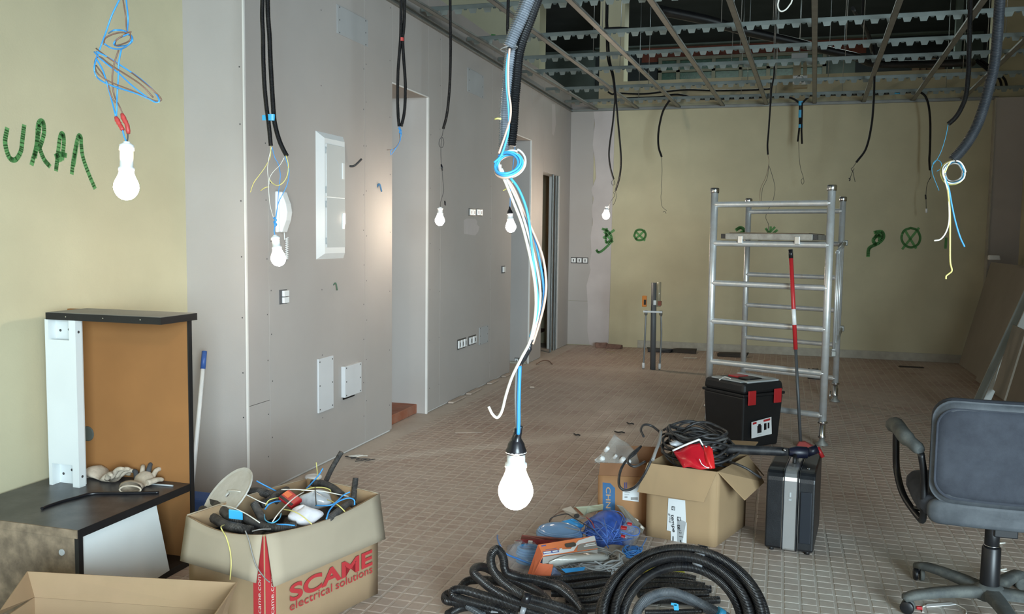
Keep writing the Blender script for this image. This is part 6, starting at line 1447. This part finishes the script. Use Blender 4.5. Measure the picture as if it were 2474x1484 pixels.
bag(h9(930, 1190, .03), .03, .03, .025, mat('pale_blue_film', '8FA6CE', .2, var=.3, scale=40), 'plastic_bag', 'crumpled pale blue film in front of the grey cable coil', 'bag', 51)
# left clear bag with blue coil
c = h9(480, 930, .045)
r = root('cable_pack', c, 'light blue cable coil inside a clear bag, at the left of the heap', 'cable pack')
wrapcoil(c+V((.02, .02, -.02)), .055, .045, 6, .007, mat('sky_blue_coil', '4FA0DC', .3, var=.1), r, dz=.011)
rows = [[c+V((.085*s_*math.cos(t)*(1+.08*math.sin(5*t)), .075*s_*math.sin(t), z+.008*math.sin(4*t+z*90))) for t in [2*PI*k_/24 for k_ in range(25)]] for s_, z in ((1, -.042), (1.05, -.01), (.9, .03), (.6, .055), (.2, .06))]
MB().grid(rows).build('film', mat('pale_film', 'B8BCC6', .15, var=.2, alpha=.3, bump=.5, bscale=50), r)
# rag and blue ball at the right
bag(h9(1950, 880, .03), .09, .06, .035, mat('grey_rag', '9C958C', .9, var=.2), 'rag', 'grey beige crumpled rag between the heap and the tilted coil', 'rag', 61)
c = h9(2150, 860, .075)
r = root('wire_bundle', c, 'small ball of light blue wire resting on the grey rag', 'wire bundle'); tangle(c, .045, .04, .045, 22, mat('blue_wire_ball', '3F82C8', .4, var=.1), .0026, 17, r)
MB().lathe([(.001, .03), (.012, .03), (.03, .01), (.03, -.01), (.012, -.03), (.001, -.03)], c, 14).build('core', mat('blue_core2', '2E66A8', .5), r)
o = fwire([(1202, 1294, .05), (1202, 1302, .10), (1208, 1318, .12), (1222, 1338, .10), (1255, 1352, .06), (1285, 1364, .05)], .004, mat('blue_wire_floor', '4A8AD8', .4), 'loose_wire', 'blue wire end sticking up behind the left conduit loop')
fwire([(1562, 1300, .03), (1556, 1312, .05), (1548, 1325, .06)], .003, mat('blue_wire_floor', '4A8AD8', .4), 'loose_wire', 'blue wire end by the corner of the light brown box')

# ------------------------------------------------------------------ plumbing stub, rubble and boards at the back
Y = 9.73
r = root('pipe_stub', onf(1577, 893), 'grey waste pipe with two capped water pipes rising from the floor at the back', 'pipe')
p = onf(1577, 893); GP = mat('pvc_grey', '5C5E60', .5, var=.1)
MB().cyl((p.x, p.y, 0), (p.x-.01, p.y, .955), .030, 16).build('waste_pipe', GP, r)
for x, lean in ((onf(1557, 889).x, .0), (onf(1596, 891).x, -.03)):
    o = MB().tube(catmull([V((x, p.y, 0)), V((x+.01, p.y, .35)), V((x+.015+lean*.5, p.y, .62))], 5), .0095, 9).build('water_pipe', mat('steel_braid', '8A8C8C', .4, .5), r)
    MB().cyl((x, p.y, .01), (x, p.y, .07), .016, 10).build('sleeve', WPL, o); MB().cyl((x+.015+lean*.5, p.y, .60), (x+.015+lean*.5, p.y, .65), .017, 10).build('fitting', GALVD, o)
a = at(1555, 749, Y); b = at(1601, 755, Y); MB().box(a.x, b.x, Y-.035, Y-.02, a.z-.025, a.z-.005).build('bracket', WPL, r, bevel=.002)
q = at(1557, 728, Y); MB().cbox(q, V((.05, 0, 0)), V((0, .03, 0)), V((0, 0, .12))).build('orange_cap', mat('orange_plastic', 'D8802A', .5), r, bevel=.006); MB().cbox(q+V((.008, -.016, -.01)), V((.024, 0, 0)), V((0, .003, 0)), V((0, 0, .055))).build('print', KTAPE, r)
q = at(1592, 706, Y); MB().cyl(q+V((0, 0, -.16)), q+V((0, 0, .11)), .022, 12).build('clear_sleeve', mat('clear_tube', 'B0A890', .15, alpha=.6), r); q = at(1594, 733, Y); MB().cbox(q, V((.035, 0, 0)), V((0, .05, 0)), V((0, 0, .05))).build('label', mat('label_rust', '8A4A34', .6), r); q = at(1583, 731, Y); MB().cbox(q+V((0, -.032, 0)), V((.03, 0, 0)), V((0, .003, 0)), V((0, 0, .05))).build('tape', WPL, r)
def chunk(px_, py_, sx, sy, sz, m, name, lb, cat, rz=0.0, seed=0, grp=None):
    rnd = random.Random(seed); p = onf(px_, py_); R2 = Matrix.Rotation(rz, 3, 'Z')
    P = [p+R2 @ V((x*sx/2*rnd.uniform(.8, 1.1), y*sy/2*rnd.uniform(.8, 1.1), z*sz*rnd.uniform(.75, 1.1))) for x, y, z in ((-1, -1, 0), (1, -1, 0), (1, 1, 0), (-1, 1, 0), (-1, -1, 1), (1, -1, 1), (1, 1, 1), (-1, 1, 1))]
    for q in P[:4]: q.z = 0
    o = MB().hexa(P).build(name, m, bevel=.006); return tag(o, lb, cat, grp)
RUB = mat('rubble_brown', '7A5E52', .9, var=.3, scale=20)
chunk(1452, 840, .16, .1, .07, RUB, 'brick_fragment', 'left broken brick at the foot of the plaster strip', 'brick', .1, 1); chunk(1485, 842, .2, .1, .06, RUB, 'brick_fragment', 'right broken brick at the foot of the plaster strip', 'brick', -.1, 2)
chunk(1475, 852, .12, .06, .015, mat('rubble_pale', 'A08C74', .9), 'tile_shard', 'pale flat shard on the floor before the broken bricks', 'shard', .2, 3)
chunk(1592, 851, .32, .10, .05, BLKD, 'rubber_mat', 'dark scrap lying at the wall behind the pipe stub', 'scrap', .05, 4); chunk(1655, 852, .30, .16, .05, mat('dark_board', '3A342E', .9, var=.3), 'board_scrap', 'dark broken board at the wall, right of the pipe stub', 'board', -.15, 5); chunk(1668, 866, .16, .05, .012, mat('rubble_white', 'BDB4A6', .9), 'board_scrap', 'pale strip on the floor before the dark broken board', 'board', .1, 6)
chunk(1770, 862, .4, .12, .05, mat('dark_board', '3A342E', .9, var=.3), 'board_scrap', 'dark board lying at the wall behind the scaffold', 'board', 0, 7); chunk(2200, 888, .28, .06, .012, mat('dark_board', '3A342E', .9, var=.3), 'board_scrap', 'flat dark strip on the floor near the right wall', 'board', .05, 8); chunk(2095, 866, .05, .05, .03, BLKD, 'stone', 'small dark lump at the skirting right of the scaffold', 'stone', 0, 9)
p = onf(1968, 915); 
g = root('black_glove', p, 'black work glove on the floor behind the scaffold foot', 'glove')
bgm = MB(); rows = [[p+V((.07*s_*math.cos(t), .05*s_*math.sin(t), z)) for t in [2*PI*k_/14 for k_ in range(15)]] for s_, z in ((1, .0), (1.05, .03), (.9, .07), (.5, .10), (.1, .105))]
bgm.grid(rows).build('palm', BLK, g)
for k_ in range(4): MB().tube([p+V((-.04+.028*k_, 0, .07)), p+V((-.06+.04*k_, -.03, .10)), p+V((-.07+.05*k_, -.06, .06))], [.014, .013, .009], 7).build('finger', BLK, g)
# debris by the left wall and on the floor
rnd = random.Random(9)
for k_ in range(9):
    x, y = rnd.uniform(845, 900), rnd.uniform(1098, 1114); a = rnd.uniform(-.5, .5); L_ = rnd.uniform(8, 20)
    fwire([(x-L_, y-a*6, .006), (x, y+rnd.uniform(-2, 2), .012), (x+L_, y+a*6, .006)], .0028, DKW if k_ % 3 else WHITEW, 'wire_scrap', 'bit of wire in the small scrap pile at the foot of the left wall', 'wire', 'wire scraps by the left wall')
for (x, y, L_, lb) in ((1497, 1044, 12, 'dark wire scrap on the dusty floor above the small brown box'), (1394, 1050, 7, 'tiny dark scrap on the dusty streak in the middle of the floor'), (1523, 1023, 8, 'thin dark scrap on the dusty streak, nearest the black cables')):
    fwire([(x-L_, y-2, .006), (x-L_*.3, y+1, .01), (x+L_*.4, y, .008), (x+L_, y+2, .005)], .005, DKW, 'wire_scrap', lb)
chunk(1132, 1043, .22, .12, .006, mat('plaster_crumbs', 'B4A598', .9, var=.2), 'plaster_crumb', 'flat pale plaster smear on the floor in the middle', 'plaster', .3, 12)
o = chunk(1285, 938, .05, .04, .02, mat('plaster_crumbs', 'B4A598', .9, var=.2), 'plaster_crumb', 'small pale crumb on the floor right of the white wire', 'plaster', .3, 13)
for k_, (x, y, w_) in enumerate(((1105, 968, .32), (1150, 948, .30), (1195, 925, .24), (1215, 908, .2))):
    p = onf(x, y); q = V((XW+.03, p.y, 0)); o = MB().cbox(q+V((0, 0, .008)), V((.05, .01, 0)), V((0, w_, 0)), V((0, 0, .016))).build('plaster_crumb', mat('plaster_crumbs', 'B4A598', .9, var=.2), bevel=.006); tag(o, ('nearest', 'second', 'third', 'farthest')[k_]+' pale plaster ridge at the wall foot between the doorways', 'plaster', 'plaster ridges at the wall foot')
fwire([(1296, 880, .01), (1310, 872, .03), (1325, 872, .02), (1335, 880, .008)], .006, BROWN, 'loose_wire', 'brown loop of cable on the floor beside the second doorway')
o = MB().lathe([(.03, 0), (.05, .006), (.05, .02), (.03, .026), (.02, .02)], onf(757, 1158)+V((.0, 0, .0)), 16, (0, 0, 1)).build('tape_roll', WPL); tag(o, 'small white roll on the floor behind the big box', 'roll')

# ------------------------------------------------------------------ stacked plasterboards and profiles on the right
y0, y1 = 8.55, 11.45
for k_, (xb, xt, zt, ya, yb2, lb) in enumerate(((2.06, 2.34, 1.21, 8.6, 11.46, 'large plasterboard leaning against the right wall, rear one'), (2.0, 2.30, 1.19, 8.0, 10.2, 'large plasterboard leaning against the right wall, front one'))):
    o = sheet([(xb, ya, .003), (xb, yb2, .003), (xt, yb2, zt), (xt, ya, zt)], .014, 'plasterboard_sheet', mat('board_brown_grey', '8E877B', .85, var=.1, scale=2)); tag(o, lb, 'plasterboard')
pr = root('metal_profile', at(2370, 955, 8.0), 'shiny steel channel leaning diagonally in front of the plasterboards', 'metal profile')
a = at(2333, 1010, 7.75); b = at(2485, 680, 8.15); dv = (b-a); sv = V((.06, 0, .0)); n2 = dv.cross(sv).normalized()
for (o1, s_, d2) in ((V((0, 0, 0)), sv, n2*.002), (V((0, 0, 0)), sv*.03, n2*.035), (sv*.97, sv*.03, n2*.035)):
    MB().obox(a+o1, s_, d2, dv).build('channel_face', mat('profile_zinc', 'A9B2B2', .4, .3), pr)
pr = root('metal_profile', at(2390, 955, 7.9), 'second steel channel leaning just right of the first, nearer', 'metal profile')
a = at(2356, 1010, 7.55); b = at(2508, 680, 7.95); dv = b-a; n2 = dv.cross(sv).normalized()
for (o1, s_, d2) in ((V((0, 0, 0)), sv*.9, n2*.002), (V((0, 0, 0)), sv*.03, n2*.035), (sv*.87, sv*.03, n2*.035)):
    MB().obox(a+o1, s_, d2, dv).build('channel_face', mat('profile_bright', 'D4DADA', .35, .3), pr)
a = at(2428, 968, 7.1); b = at(2480, 800, 7.2)
o = sheet([a, a+V((.03, .5, 0)), b+V((.03, .5, 0)), b], .013, 'plasterboard_offcut', mat('board_brown_grey', '8E877B', .85, var=.1, scale=2)); tag(o, 'plasterboard offcut leaning behind the chair back', 'plasterboard')
a = onf(2470, 1000, z=0)
o = MB().box(2.02, 2.32, 7.35, 7.6, 0, .52).build('dark_bin', BLK, bevel=.03); tag(o, 'black bin half hidden at the right edge behind the chair', 'bin')
o = chunk(2401, 623, .12, .06, .05, WPL, 'box_fitting', 'small white fitting on the board edge before the pier', 'fitting', 0, 14); o.location = at(2401, 628, 11.2)-onf(2401, 623)
